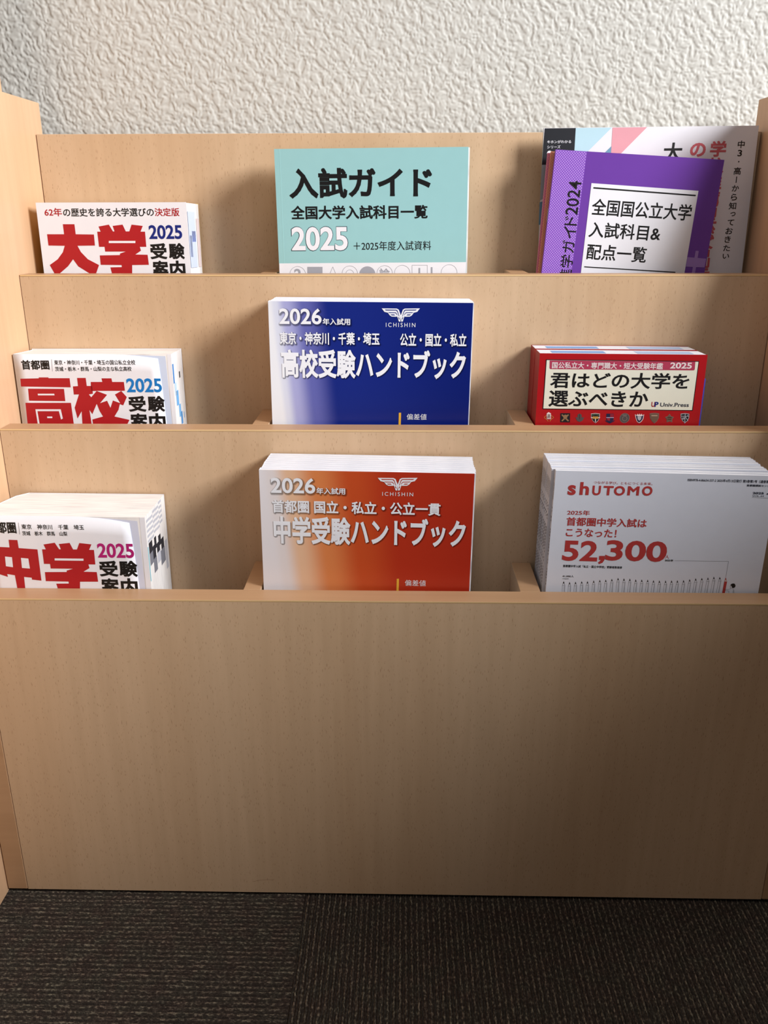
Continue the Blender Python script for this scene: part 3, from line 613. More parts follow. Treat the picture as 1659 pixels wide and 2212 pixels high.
  ('t','き',185.72,-106.36,191.86,-100.01,'black',0.02,1,0),
  ('t','た',185.35,-114.43,192.31,-108.49,'black',0.02,1,0),
  ('t','い',185.63,-121.59,192.29,-116.94,'black',0.02,1,0),
 ],
 'purple': [
  ('p',[(37.25,-27.24),(138.79,-28.19),(138.76,-103.73),(38.35,-109.64)],'paper',2),
  ('l',[(39.92,-31.25),(136.63,-32.49)],1.3,'black',3),
  ('l',[(40.99,-103.12),(129.68,-103.04)],1.0,'black',3),
  ('t','全国国公立大学',40.7,-55.44,135.74,-40.48,'black',0.02,3,0),
  ('t','入試科目&',40.78,-75.59,109.75,-61.22,'black',0.02,3,0),
  ('t','配点一覧',41.43,-96.02,99.34,-81.43,'black',0.02,3,0),
  ('p',[(138.85,-88.26),(157.34,-88.68),(157.1,-96.91),(139.09,-97.19)],'lilac',2),
  ('p',[(145.8,-81.93),(148.86,-81.96),(148.98,-103.13),(145.84,-103.31)],'lilac',3),
  ('t','2024',16.14,-56.23,27.95,-26.19,'black',0.01,2,1),
  ('t','ド',16.52,-65.94,28.42,-57.61,'black',0.01,2,1),
  ('t','イ',16.72,-77.76,28.67,-66.84,'black',0.01,2,1),
  ('t','ガ',16.95,-91.0,28.98,-79.54,'black',0.01,2,1),
  ('t','学',17.2,-104.81,29.29,-92.8,'black',0.01,2,1),
  ('t','進',17.43,-117.04,29.59,-106.19,'black',0.01,2,1),
 ],
}

# ------------------------------------------------------------------ printing
_glyphs = {}
def glyphs(s, off=0.0):
    key = (s, off)
    if key not in _glyphs:
        c = bpy.data.curves.new('lettering_curve', 'FONT'); c.body = s.lstrip('~'); c.space_character = 1.4 if s[0] == '~' else 1; c.resolution_u = 4; c.offset = off
        o = bpy.data.objects.new('lettering_curve', c); COL.objects.link(o)
        dg = bpy.context.evaluated_depsgraph_get(); dg.update()
        me = bpy.data.meshes.new_from_object(o.evaluated_get(dg))
        v = [(p.co.x, p.co.y) for p in me.vertices]; f = [tuple(p.vertices) for p in me.polygons]
        cnt = {}
        for p in f:
            for i in range(len(p)):
                e = tuple(sorted((p[i], p[(i + 1) % len(p)]))); cnt[e] = cnt.get(e, 0) + 1
        edges = [e for e, k in cnt.items() if k == 1]
        bpy.data.objects.remove(o); bpy.data.curves.remove(c); bpy.data.meshes.remove(me)
        _glyphs[key] = (v, f, edges)
    return _glyphs[key]
def stroke(v, f, a, b, w, sq=False):
    dx, dy = b[0] - a[0], b[1] - a[1]; d = math.hypot(dx, dy)
    if d < 1e-9: return
    nx, ny = -dy / d * w, dx / d * w; ex, ey = dx / d * w * .75, dy / d * w * .75
    o = len(v)
    if sq and d > 2.2 * w:      # straight strokes end square
        ex, ey = dx / d * w, dy / d * w
        v += [(a[0] + nx - ex, a[1] + ny - ey), (a[0] - nx - ex, a[1] - ny - ey), (b[0] - nx + ex, b[1] - ny + ey), (b[0] + nx + ex, b[1] + ny + ey)]
        f += [(o, o + 1, o + 2, o + 3)]
        return
    v += [(a[0] + nx, a[1] + ny), (a[0] - nx, a[1] - ny), (b[0] - nx, b[1] - ny), (b[0] + nx, b[1] + ny), (a[0] - ex, a[1] - ey), (b[0] + ex, b[1] + ey)]
    f += [(o, o + 4, o + 1, o + 2, o + 5, o + 3)]
def letter_shape(s, bold, box, rot, extra=0.0):
    latin = bold > 0 and s.isascii() and 'M' not in s
    v0, f0, ed = glyphs(s, bold * .72 if latin else 0.0)
    v = list(v0); f = list(f0); nb = len(v0)
    if bold > 0 and not latin:
        for a, b in ed: stroke(v, f, v0[a], v0[b], bold * .72, True)
    if rot: v = [(-y, x) for x, y in v]
    xs = [p[0] for p in v]; ys = [p[1] for p in v]; x0, x1, y0, y1 = min(xs), max(xs), min(ys), max(ys)
    X0, Z0, X1, Z1 = box; sx = (X1 - X0) / max(x1 - x0, 1e-6); sy = (Z1 - Z0) / max(y1 - y0, 1e-6)
    if s in ('一',): sy = sx
    v = [(X0 + (p[0] - x0) * sx, Z0 + (p[1] - y0) * sy) for p in v]
    if extra:      # grow the outline by this many mm (printed shadow)
        w = list(v)
        for a, b in ed: stroke(w, f, v[a], v[b], extra)
        v = w
    return v, f, nb
def print_mesh(book, items, h, parent):
    """all ink of one cover as thin print lying on it; coordinates are mm from the cover's top left corner"""
    mb = MB(); mats = []; idx = {}
    def mi(c):
        if c not in idx: idx[c] = len(mats); mats.append(ink(c, book))
        return idx[c]
    def put(v, f, col, layer, nb=None):
        # every overlapping stroke lies a few microns apart, so none is coplanar with another
        y0 = -.00004 - .00008 * layer; ys = [y0 - (.00005 if nb is not None else 0)] * len(v)
        if nb is not None:
            for i, q in enumerate(f):
                if q[0] >= nb:
                    for k in q: ys[k] = y0 - (i % 23) * 2.0e-6
        mb.add([(p[0] / 1000, y, h + p[1] / 1000) for p, y in zip(v, ys)], f, mi(col))
    for it in items:
        k = it[0]
        if k == 't':
            _, s, x0, z0, x1, z1, col, bold, layer, rot = it
            if col == 'title':
                for e, cc, ly in ((1.1, 'shade_mid', .3), (.45, 'shade_deep', .9)):
                    v, f, nb = letter_shape(s, bold, (x0, z0, x1, z1), rot, e)
                    put([(p[0] + .75, p[1] - .85) for p in v], f, cc, ly, nb)
            v, f, nb = letter_shape(s, bold, (x0, z0, x1, z1), rot); put(v, f, col, layer, nb)
        elif k == 'p':
            put(it[1], [tuple(range(len(it[1])))], it[2], it[3])
        elif k == 'l':
            v = []; f = []
            for a, b in zip(it[1], it[1][1:]): stroke(v, f, a, b, it[2] / 2)
            put(v, f, it[3], it[4])
        elif k == 'c':
            _, cx, cz, rx, rz, w, col, layer = it; N = 28
            if w == 0: put([(cx + rx * math.cos(6.2832 * i / N), cz + rz * math.sin(6.2832 * i / N)) for i in range(N)], [tuple(range(N))], col, layer)
            else:
                v = []; f = []
                for i in range(N):
                    a = 6.2832 * i / N
                    v += [(cx + rx * math.cos(a), cz + rz * math.sin(a)), (cx + (rx - w) * math.cos(a), cz + (rz - w) * math.sin(a))]
                    j = (i + 1) % N; f.append((2 * i, 2 * i + 1, 2 * j + 1, 2 * j))
                put(v, f, col, layer)
    # triangulate the concave outlines
    import bmesh
    o = mb.build('cover_print', mats, parent)
    bm = bmesh.new(); bm.from_mesh(o.data)
    bmesh.ops.triangulate(bm, faces=[q for q in bm.faces if len(q.verts) > 6])
    for q in bm.faces:
        if q.normal.y > 0: q.normal_flip()
    bm.to_mesh(o.data); bm.free()
    return o

# ------------------------------------------------------------------ the setting
XL, XR = -.3597, .3453
Y1, Y2, Y3, Y4 = .8970, .8156, .7311, .6452
TB = .0214
Z1, Z2, Z3, Z4, Z5 = (.0753 + EYE, -.0523 + EYE, -.1800 + EYE, -.3061 + EYE, .0040)
F1, F2, F3 = (-.1980 + EYE, -.3270 + EYE, -.4577 + EYE)     # pocket floors
WALLY = .945

from mathutils import noise as NZ
def fbm(x, y, z=0): return NZ.noise(Vector((x, y, z)))
def relief_wall():
    # trowelled stucco: lumpy ridges, real relief where the camera can look, flat farther out
    x0, x1, z0, z1 = -.52, .52, .66, .90; st = .00095
    nx = int((x1 - x0) / st); nz = int((z1 - z0) / st)
    v = []
    for j in range(nz + 1):
        z = z0 + j * st
        for i in range(nx + 1):
            x = x0 + i * st
            wx = x + .004 * fbm(x * 70, z * 70, 5); wz = z + .004 * fbm(x * 70, z * 70, 9)
            u_, w_ = wx * .8 + wz * .6, wz * .8 - wx * .6
            a = fbm(u_ * 250, w_ * 165, 1); b_ = fbm(u_ * 480, w_ * 380, 3); c = fbm(wx * 150, wz * 150, 7)
            t_ = min(1, max(0, (a + .6 * b_ + .4 * c + .32) / .50)); t_ = t_ * t_ * (3 - 2 * t_)
            hgt = t_ * .00058 + b_ * .0003 + c * .0003
            e = min(1, (x - x0) / .02, (x1 - x) / .02, (z - z0) / .02, (z1 - z) / .02)
            v.append((x, WALLY - hgt * max(0, e), z))
    W = nx + 1
    f = [(j * W + i, j * W + i + 1, (j + 1) * W + i + 1, (j + 1) * W + i) for j in range(nz) for i in range(nx)]
    mb = MB(); mb.add(v, f)
    X0, X1, Z0_, Z1_ = x0, x0 + nx * st, z0, z0 + nz * st
    for q in (((-3, 0), (X0, 2.6)), ((X1, 0), (3, 2.6)), ((X0, 0), (X1, Z0_)), ((X0, Z1_), (X1, 2.6))):
        (a, b_), (c, d) = q
        mb.add([(a, WALLY, b_), (c, WALLY, b_), (c, WALLY, d), (a, WALLY, d)], [(0, 1, 2, 3)])
    mb.box(-3, 3, WALLY + .003, WALLY + .12, 0, 2.6)
    o = mb.build('wall_back', STUCCO, smooth=True); o['kind'] = 'structure'
    return o
relief_wall()

def carpet_mat(name, along_y):
    m, n, l, b = mat(name, .95, .05)
    tc = n.new('ShaderNodeTexCoord')
    def ns(sc, mp, det=2):
        t = n.new('ShaderNodeTexNoise'); t.inputs['Scale'].default_value = sc; t.inputs['Detail'].default_value = det
        M_ = n.new('ShaderNodeMapping'); M_.inputs['Scale'].default_value = mp; l.new(tc.outputs['Object'], M_.inputs[0]); l.new(M_.outputs[0], t.inputs['Vector']); return t
    k = (1, .55, 1) if along_y else (.55, 1, 1)
    a = ns(620, k, 2); c = ns(900, (1, 1, 1), 1)
    # every other row of loops carries the paler yarn
    sp = n.new('ShaderNodeSeparateXYZ'); l.new(tc.outputs['Object'], sp.inputs[0])
    sn = n.new('ShaderNodeMath'); sn.operation = 'MULTIPLY'; l.new(sp.outputs['X' if along_y else 'Y'], sn.inputs[0]); sn.inputs[1].default_value = math.pi / .0026
    si = n.new('ShaderNodeMath'); si.operation = 'SINE'; l.new(sn.outputs[0], si.inputs[0])
    ad = n.new('ShaderNodeMath'); ad.operation = 'MULTIPLY_ADD'; l.new(si.outputs[0], ad.inputs[0]); ad.inputs[1].default_value = .10; l.new(a.outputs['Fac'], ad.inputs[2])
    r = n.new('ShaderNodeValToRGB'); e = r.color_ramp.elements
    e[0].position = .40; e[0].color = lin((50, 45, 42)); e[1].position = .78; e[1].color = lin((128, 118, 105))
    e2 = r.color_ramp.elements.new(.58); e2.color = lin((70, 63, 58))
    l.new(ad.outputs[0], r.inputs[0])
    hu = ns(60, (1, 1, 1), 1); mx = n.new('ShaderNodeMix'); mx.data_type = 'RGBA'; mx.blend_type = 'MULTIPLY'; mx.inputs[0].default_value = 1
    r2 = n.new('ShaderNodeValToRGB'); r2.color_ramp.elements[0].color = (.97, .90, .86, 1); r2.color_ramp.elements[1].color = (.95, 1.0, .93, 1)
    r2.color_ramp.elements[0].position = .35; r2.color_ramp.elements[1].position = .65
    l.new(hu.outputs['Fac'], r2.inputs[0]); l.new(r.outputs[0], mx.inputs[6]); l.new(r2.outputs[0], mx.inputs[7]); l.new(mx.outputs[2], b.inputs['Base Color'])
    bp = n.new('ShaderNodeBump'); bp.inputs['Strength'].default_value = .8; bp.inputs['Distance'].default_value = .001
    l.new(c.outputs['Fac'], bp.inputs['Height']); l.new(bp.outputs[0], b.inputs['Normal'])
    return m
mb = MB(); mb.box(-3, 3, -2.5, WALLY, -.12, -.0035)
floor = mb.build('floor', flat('floor_screed', (52, 47, 44), .9, .1)); floor['kind'] = 'structure'
def carpet_tile(x0, x1, y0, y1, along_y, dense=True):
    # rows of loop pile: each row a rounded ridge with single loops along it
    rng = random.Random(int(x0 * 1000 + y0 * 777)); pitch = .0026
    sx, sy = ((.00052, .0012) if along_y else (.0012, .00052)) if dense else (.01, .01)
    nx = int((x1 - x0) / sx); ny = int((y1 - y0) / sy); v = []
    for j in range(ny + 1):
        y = y0 + (y1 - y0) * j / ny
        for i in range(nx + 1):
            x = x0 + (x1 - x0) * i / nx; h = 0
            if dense:
                a, s = (x, y) if along_y else (y, x)
                a += .0007 * fbm(a * 60, s * 120, 3); row = math.floor(a / pitch)
                ph = (a / pitch - row) * math.pi
                h = math.sin(ph) ** .8 * .0028 * (.75 + .5 * fbm(row * 7.3, s * 45, 2)) * (.72 + .28 * abs(math.sin(s * 1100 + row * 1.7)))
            v.append((x, y, -.0012 + h))
    W = nx + 1
    f = [(j * W + i, j * W + i + 1, (j + 1) * W + i + 1, (j + 1) * W + i) for j in range(ny) for i in range(nx)]
    mb = MB(); mb.add(v, f)
    mb.box(x0, x1, y0, y1, -.0034, -.0014)
    return mb.build('carpet_tile', CP[along_y], floor, smooth=True)
CP = {True: carpet_mat('carpet_loops_lengthwise', True), False: carpet_mat('carpet_loops_crosswise', False)}
SEAM = -.0905
carpet_tile(SEAM - .3, SEAM, .47, .70, False); carpet_tile(SEAM, SEAM + .44, .47, .70, True)
for (a, b_, c, d, t) in ((SEAM - .8, SEAM - .3, .2, .70, True), (SEAM + .44, SEAM + .94, .2, .70, False), (SEAM - .3, SEAM, -.03, .47, True), (SEAM, SEAM + .44, -.03, .47, False)):
    carpet_tile(a, b_, c, d, t, False)

# ------------------------------------------------------------------ the rack
rack = thing('magazine_rack', 'pale beech tiered magazine rack with three rows of divided pockets against the stucco wall', 'magazine rack', (0, .78, 0))
rack.location = (0, 0, 0)
SP = .0193
for a, b_ in ((XL - SP, XL - .0004), (XR + .0004, XR + SP)):
    # side profile: level along the top, then raking down to the lowest board
    pr = [(Y4, Z5), (.9155, Z5), (.9155, .1052 + EYE), (.812, .1052 + EYE), (Y4, Z4 + .004)]
    mb = MB(); mb.add([(a, y, z) for y, z in pr] + [(b_, y, z) for y, z in pr], [(0, 4, 3, 2, 1), (5, 6, 7, 8, 9)] + [(i, (i + 1) % 5, (i + 1) % 5 + 5, i + 5) for i in range(5)])
    o = mb.build('side_panel', [WOODSIDE, BAND], rack, .0006)
    # front edge of the side boards shows a warmer band
    for p in o.data.polygons:
        if p.normal.y < -.5: p.material_index = 1
mb = MB(); mb.box(XL + .0003, XR - .0003, Y1, .9150, F1 - .02, Z1); mb.build('back_panel', WOOD, rack, .0004)
for y, zt, zb in ((Y2, Z2, F2 - .02), (Y3, Z3, F3 - .02), (Y4, Z4, Z5)):
    mb = MB(); mb.box(XL + .0003, XR - .0003, y, y + TB, zb, zt - .0018)
    o = mb.build('tier_panel', WOOD, rack)
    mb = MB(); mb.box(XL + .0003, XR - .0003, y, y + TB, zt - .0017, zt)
    o = mb.build('edge_band', [BAND, BANDHIGHLIGHT], rack, .0003)
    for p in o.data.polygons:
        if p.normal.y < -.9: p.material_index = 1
mb = MB()
sc = [(-.1405, .0165), (-.1340, .0182), (-.1270, .0190), (-.1195, .0192)]      # a faint scuff low on the front board
for (xa, za), (xb, zb) in zip(sc, sc[1:]): mb.add([(xa, Y4 - .00005, za), (xb, Y4 - .00005, zb), (xb, Y4 - .00005, zb + .0003), (xa, Y4 - .00005, za + .0003)], [(0, 1, 2, 3)])
mb.build('scratch', flat('scratch_brown', (150, 118, 88), .6, .2), rack)
pockets = ((F1, Y2 + TB, Y1, Z2), (F2, Y3 + TB, Y2, Z3), (F3, Y4 + TB, Y3, Z4))
for fz, ya, yb, zt in pockets:
    mb = MB(); mb.box(XL + .0003, XR - .0003, ya + .0001, yb - .0001, fz - .015, fz); mb.build('pocket_floor', WOOD2, rack)
    for a, b_ in ((-.1363, -.1214), (.1032, .1205)):
        mb = MB(); mb.box(a, b_, ya + .0001, yb - .0001, fz + .0001, zt); mb.build('divider', [WOOD, BAND], rack, .0004)
        o = COL.objects[-1]
        for p in o.data.polygons:
            if p.normal.z > .9: p.material_index = 1
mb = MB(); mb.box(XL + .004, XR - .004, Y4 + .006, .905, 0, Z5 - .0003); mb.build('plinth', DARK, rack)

# the taller cabinet beside the rack, plus an unseen low one added for shade
for lab, a, b_, YF, YB, ztop in (('tall pale wooden cabinet at the far left, only a sliver of its side showing', XL - .60, XL - SP - .0008, .42, .880, 1.15),
                                ('added low cabinet out of view at the right, shading the lower front board', .74, 1.16, -.25, .50, .80)):
    cab = thing('cabinet', lab, 'cabinet')
    mb = MB(); mb.box(b_ - .018, b_, YF, YB, 0, ztop); mb.build('side_panel', WOODSIDE, cab, .0006)
    mb = MB(); mb.box(a, a + .018, YF, YB, 0, ztop); mb.build('side_panel', WOODSIDE, cab, .0006)
    mb = MB(); mb.box(a + .0181, b_ - .0181, YB - .02, YB - .005, .0, ztop - .0185); mb.build('back_panel', WOOD, cab)
    mb = MB(); mb.box(a + .0181, b_ - .0181, YF + .02, YB - .0205, .08, .098); mb.build('bottom_panel', WOOD, cab)
    mb = MB(); mb.box(a + .0181, b_ - .0181, YF, YB, ztop - .018, ztop); mb.build('top_panel', WOOD, cab)
    mb = MB(); mb.box(a + .0181, b_ - .0181, YF + .003, YF + .0195, .02, ztop - .02); mb.build('door', WOOD, cab)

# ------------------------------------------------------------------ books
def frame(lean, yaw, roll):
    X = Vector((math.cos(yaw), math.sin(yaw), 0)); N = Vector((math.sin(yaw), -math.cos(yaw), 0)); Z = Vector((0, 0, 1))
    Z2_ = math.cos(lean) * Z - math.sin(lean) * N; N2 = math.cos(lean) * N + math.sin(lean) * Z
    X3 = math.cos(roll) * X + math.sin(roll) * Z2_; Z3_ = -math.sin(roll) * X + math.cos(roll) * Z2_
    return X3, N2, Z3_
def place(root, T, ang, w, h_or_floor, from_floor=True):
    """T: the cover's top left corner; the height follows from the pocket floor it stands on"""
    X, N, Z = frame(*ang)
    if from_floor:
        low = min(0, w * X.z); h = (T.z - h_or_floor + low) / Z.z - .0016
    else: h = h_or_floor
    org = T - Z * h
    root.matrix_world = Matrix(((X.x, -N.x, Z.x, org.x), (X.y, -N.y, Z.y, org.y), (X.z, -N.z, Z.z, org.z), (0, 0, 0, 1)))
    return h

def sheet(w, h, th, fx=None, nx=14, nz=14, y0=0.0):
    """thin sheet, front face at y0, shaped by fx(u, v) -> (x, y, z) offsets"""
    mb = MB(); W = nx + 1
    pts = []
    for j in range(nz + 1):
        for i in range(nx + 1):
            u, v = i / nx, j / nz; o = fx(u, v) if fx else (0, 0, 0)
            pts.append((w * u + o[0], y0 + o[1], h * v + o[2]))
    n = len(pts); v = pts + [(p[0], p[1] + th, p[2]) for p in pts]
    f = []
    for j in range(nz):
        for i in range(nx):
            a = j * W + i; q = (a, a + 1, a + W + 1, a + W); f.append(q); f.append(tuple(n + k for k in reversed(q)))
    rim = [i for i in range(W)] + [j * W + nx for j in range(1, nz + 1)] + [nz * W + i for i in range(nx - 1, -1, -1)] + [j * W for j in range(nz - 1, 0, -1)]
    for a, b_ in zip(rim, rim[1:] + rim[:1]): f.append((b_, a, n + a, n + b_))
    mb.add(v, f); return mb
def block(w, h, t, left=None, right=None, inset=.0004, dip=0.0):
    """page block seen from above as a polygon: left and right profiles [(x, depth fraction)]"""
    left = left or [(.0003, 0), (.0003, 1)]; right = right or [(w - .0003, 0), (w - .0003, 1)]
    y = lambda q: inset + q * (t - 2 * inset)
    poly = [(x, y(q)) for x, q in left] + [(x, y(q)) for x, q in reversed(right)]
    n = len(poly); mb = MB()
    mb.add([(x, yy, .0002) for x, yy in poly] + [(x, yy, h - inset - dip * 0) for x, yy in poly],
           [tuple(reversed(range(n, 2 * n))), tuple(range(n))] + [(i, i + n, (i + 1) % n + n, (i + 1) % n) for i in range(n)])
    return mb
def fix_normals(o):
    import bmesh
    bm = bmesh.new(); bm.from_mesh(o.data); bmesh.ops.recalc_face_normals(bm, faces=bm.faces[:]); bm.to_mesh(o.data); bm.free()

def book(name, label, cat, key, t, floor_z, w, cover, spine, pagemat=PAGES, group=None, fx=None, left=None, right=None, printed=True, T=None, ang=None, back=None, cw=None, cth=.0003):
    root = thing(name, label, cat, group=group)
    if key: p = POSE[key]; T = Vector((p[0], p[1], p[2] + EYE)); ang = (rad(p[3]), rad(p[4]), rad(p[5]))
    h = place(root, T, ang, w, floor_z)
    fc = sheet(cw or w, h, cth, fx).build('front_cover', cover, root, smooth=bool(fx)); fix_normals(fc)
    lf = left or [(.0003, 0), (.0003, 1)]
    mb = MB(); mb.box(lf[-1][0] - .0003, (right[-1][0] if right else w), t - cth, t, 0, h); mb.build('back_cover', back or spine, root)
    # spine wraps the left side, following its profile
    mb = MB(); pr = [(x - .0003, (cth + q * (t - 2 * cth))) for x, q in lf]
    for (xa, ya), (xb, yb) in zip(pr, pr[1:]):
        mb.add([(xa, ya, 0), (xb, yb, 0), (xb, yb, h), (xa, ya, h), (xa + .00028, ya, 0), (xb + .00028, yb, 0), (xb + .00028, yb, h), (xa + .00028, ya, h)],
               [(0, 3, 2, 1), (4, 5, 6, 7), (0, 4, 7, 3), (1, 2, 6, 5), (3, 7, 6, 2), (0, 1, 5, 4)])
    sp = mb.build('spine', spine, root); fix_normals(sp)
    pb = block(w, h, t, lf, right, cth + .0001).build('page_block', pagemat, root); fix_normals(pb)
    if printed and key: print_mesh(key, PRINT[key], h, fc)
    return root, h, fc, pb

def edge_tabs(pb, w, t, h, quads, x=None):
    """flat printed tab marks on the fore edge: (depth0, depth1, z0 mm, z1 mm, colour)"""
    mb = MB(); mats = []; idx = {}
    for d0, d1, za, zb, c in quads:
        if c not in idx: idx[c] = len(mats); mats.append(flat('tab_%d_%d_%d' % c, c, .7, .15))
        X = lambda q: (x[0] + (x[1] - x[0]) * q if x else w - .0003) + .00012
        mb.add([(X(d0), d0 * t, h - zb / 1000), (X(d1), d1 * t, h - zb / 1000), (X(d1), d1 * t, h - za / 1000), (X(d0), d0 * t, h - za / 1000)], [(0, 1, 2, 3)], idx[c])
    return mb.build('edge_print', mats, pb)

WHITE = flat('cover_paper_white', (232, 232, 238), .3, .45)
SPW = flat('spine_white', (222, 222, 228), .45)
def curl(drop, back, xin):
    def fx(u, v):
        a = max(0, (u - .55) / .45) ** 2
        return (-xin * max(0, (u - .5) / .5) ** 2 * (v ** 3), .0, -drop * a * v ** 6)
    return fx

# --- left column ---
r, h, fc, pb = book('exam_guide_book', 'white thick book titled 大学 in red, alone in the top left pocket', 'book', 'daigaku', .041, F1, .1440, WHITE, flat('spine_yellow', (236, 206, 60)),
    right=[(.1437, 0), (.1440, .25), (.1462, 1)], left=[(.0003, 0), (.003, .25), (.006, 1)])
edge_tabs(pb, .144, .041, h, [(.05, .62, 8, 60, (196, 206, 232)), (.30, .60, 26, 36, (140, 156, 214)), (.72, .95, 14, 60, (226, 208, 208)), (.10, .28, 30, 50, (176, 190, 224))], x=(.1440, .1463))
r, h, fc, pb = book('exam_guide_book', 'white thick book titled 高校 in red with a slightly curled cover, middle row at the left', 'book', 'koukou', .0385, F2, .1465, WHITE, SPW,
    left=[(.0003, 0), (.0016, .15), (.004, .5), (.0055, .8), (.0022, 1)], fx=curl(.0045, 0, .0045), cw=.1385)
lf1 = sheet(.1425, h - .0008, .00012, curl(.0015, 0, .0015), y0=.00038).build('page', flat('page_blue_tint', (206, 218, 240), .4), r); fix_normals(lf1)
o = MB(); o.box(.1425, .1462, .0003, .0006, .001, h - .0006); o.build('page', flat('page_white', (236, 236, 242), .4), r)
edge_tabs(pb, .1465, .0385, h, [(.05, .16, 10, 28, (62, 128, 196)), (.12, .30, 28, 40, (180, 208, 236)), (.20, .42, 36, 50, (110, 170, 222)), (.36, .55, 50, 62, (120, 176, 224)), (.50, .66, 58, 70, (90, 150, 210)), (.62, .72, 20, 26, (60, 60, 66)), (.80, .84, 60, 66, (90, 160, 220))])
r, h, fc, pb = book('exam_guide_book', 'very thick white book titled 中学 in red with black edge marks, bottom row at the left', 'book', 'chugaku', .0618, F3, .1398, WHITE, SPW,
    left=[(.0003, 0), (.0010, .3), (.003, .55), (.008, .85), (.016, 1)], fx=curl(.0055, 0, .005), cw=.1311)
lf1 = sheet(.1351, h - .0008, .00012, curl(.003, 0, .002), y0=.00038).build('page', flat('page_lilac_tint', (214, 218, 236), .4), r); fix_normals(lf1)
o = MB(); o.box(.1351, .1395, .0003, .0006, .001, h - .0006); o.build('page', flat('page_white', (236, 236, 242), .4), r)
G, K, D = (186, 188, 198), (44, 44, 50), (120, 122, 132)
tabs = [(.02, .05, 28, 60, (120, 190, 206))]
for i in range(5):
    for j in range(5): tabs.append((.06 + .155 * i, .06 + .155 * i + .14, 4.5 + 4.6 * j + (i % 2) * 1.4 - i * .9, 6.8 + 4.6 * j + (i % 2) * 1.4 - i * .9, G))
tabs += [(.08, .24, 26, 36, K), (.24, .38, 33, 45, K), (.34, .44, 27, 38, K), (.44, .58, 35, 44, K), (.54, .66, 30, 40, K), (.66, .80, 36, 46, K), (.08, .24, 36, 47, D), (.24, .40, 45, 58, D), (.44, .60, 44, 54, G), (.60, .82, 46, 60, D), (.84, .95, 42, 70, G)]
edge_tabs(pb, .1398, .0618, h, tabs)

# --- middle column ---
TEAL = flat('teal_cover', (150, 197, 199), .35, .4)
r, h, fc, pb = book('exam_guide_book', 'teal book titled 入試ガイド standing in the top middle pocket', 'book', 'teal', .030, F1, .1795, TEAL, flat('teal_spine', (138, 186, 190)), right=[(.1808, 0), (.1808, 1)])
mb = MB(); mb.box(.0048, .0054, -.00006, -.00002, 0, h); mb.build('hinge_crease', flat('teal_crease', (160, 208, 210), .35), fc)
edge_tabs(pb, .1811, .030, h, [(.05, .5, 12, 36, (70, 76, 88))])

def stack(key, n, base_label, rear_labels, group, w, depth, rear_right, cover, spine, pagemat, floor_z, drop, slide=0.0, rng_seed=3, jx=.0008):
    """a pile of equal booklets, the front one printed; each a thing of its own"""
    rng = random.Random(rng_seed); t = depth / n - .0001
    r, h, fc, pb = book('exam_handbook', base_label, 'booklet', key, t, floor_z, w, cover, spine, pagemat, group=group, cw=w - .0012)
    M0 = r.matrix_world.copy()
    for k in range(1, n):
        q = dup(r, rear_labels[k - 1], group)
        for c in list(q.children):
            for d in list(c.children):
                if d.name.startswith('cover_print'): bpy.data.objects.remove(d)   # their printed fronts are pressed against the next booklet, out of sight
        s = 1 - .0007 * k - rng.uniform(0, .0006)
        q.matrix_world = M0 @ Matrix.Translation((slide * k / (n - 1) + rng.uniform(0, jx), k * (t + .0001), 0)) @ Matrix.Diagonal((1, 1, s + drop * k / (n - 1), 1))
    return r
ordn = {2: 'second', 3: 'third', 4: 'fourth', 5: 'fifth', 6: 'sixth', 7: 'seventh', 8: 'eighth', 9: 'ninth'}
def rl(n, desc, last): return ['%s %s from the front' % (desc, ordn[k]) if k < n else '%s, rearmost against the board' % last for k in range(2, n + 1)]
stack('blue', 6, 'dark blue 高校受験ハンドブック booklet, frontmost of its stack', rl(6, 'blue handbook in the middle-row centre stack,', 'blue handbook in the middle-row centre stack'), 'blue handbooks in the middle row',
      .1812, .0530, 0, GRAD['blue'][0], SPW, PAGES2, F2, 0, .0001, 5)
stack('orange', 8, 'orange red 中学受験ハンドブック booklet, frontmost of its stack', rl(8, 'orange handbook in the bottom-row centre stack,', 'orange handbook in the bottom-row centre stack'), 'orange handbooks in the bottom row',
      .1802, .0565, 0, GRAD['orange'][0], SPW, PAGES2, F3, 0, .0001, 8)
# --- right column ---
RED = flat('red_cover', (176, 20, 28), .32, .45)
r, h, fc, pb = book('university_yearbook', 'red yearbook with cream title panel, front copy in the middle right pocket', 'book', 'red', .0262, F2, .1480, RED, flat('red_spine', (150, 24, 28)), PAGES2, group='red yearbooks')
TB1, TB2 = (128, 160, 206), (168, 184, 212)
def top_tabs(pb, quads, h):
    for x0, x1, d0, d1, c in quads:
        z = h - .0004 + .00012; mb = MB(); mb.add([(x0, d0, z), (x1, d0, z), (x1, d1, z), (x0, d1, z)], [(0, 1, 2, 3)])
        mb.build('edge_print', flat('tab_%d_%d_%d' % c, c, .7, .15), pb)
top_tabs(pb, [(.012, .060, .006, .019, TB1), (.088, .138, .005, .020, TB2)], h)
mb = MB(); mb.box(.1478, .1502, .003, .0255, .001, h - .022); mb.build('page', flat('page_violet_blue', (70, 72, 170), .5), r)
q = dup(r, 'red yearbook mostly hidden, rear copy in the middle right pocket', 'red yearbooks')
q.matrix_world = r.matrix_world @ Matrix.Translation((.0002, .0298, 0)) @ Matrix.Diagonal((1, 1, 1.0, 1))
for c in list(q.children):
    for d in list(c.children):
        if d.name.startswith('cover_print'): bpy.data.objects.remove(d)

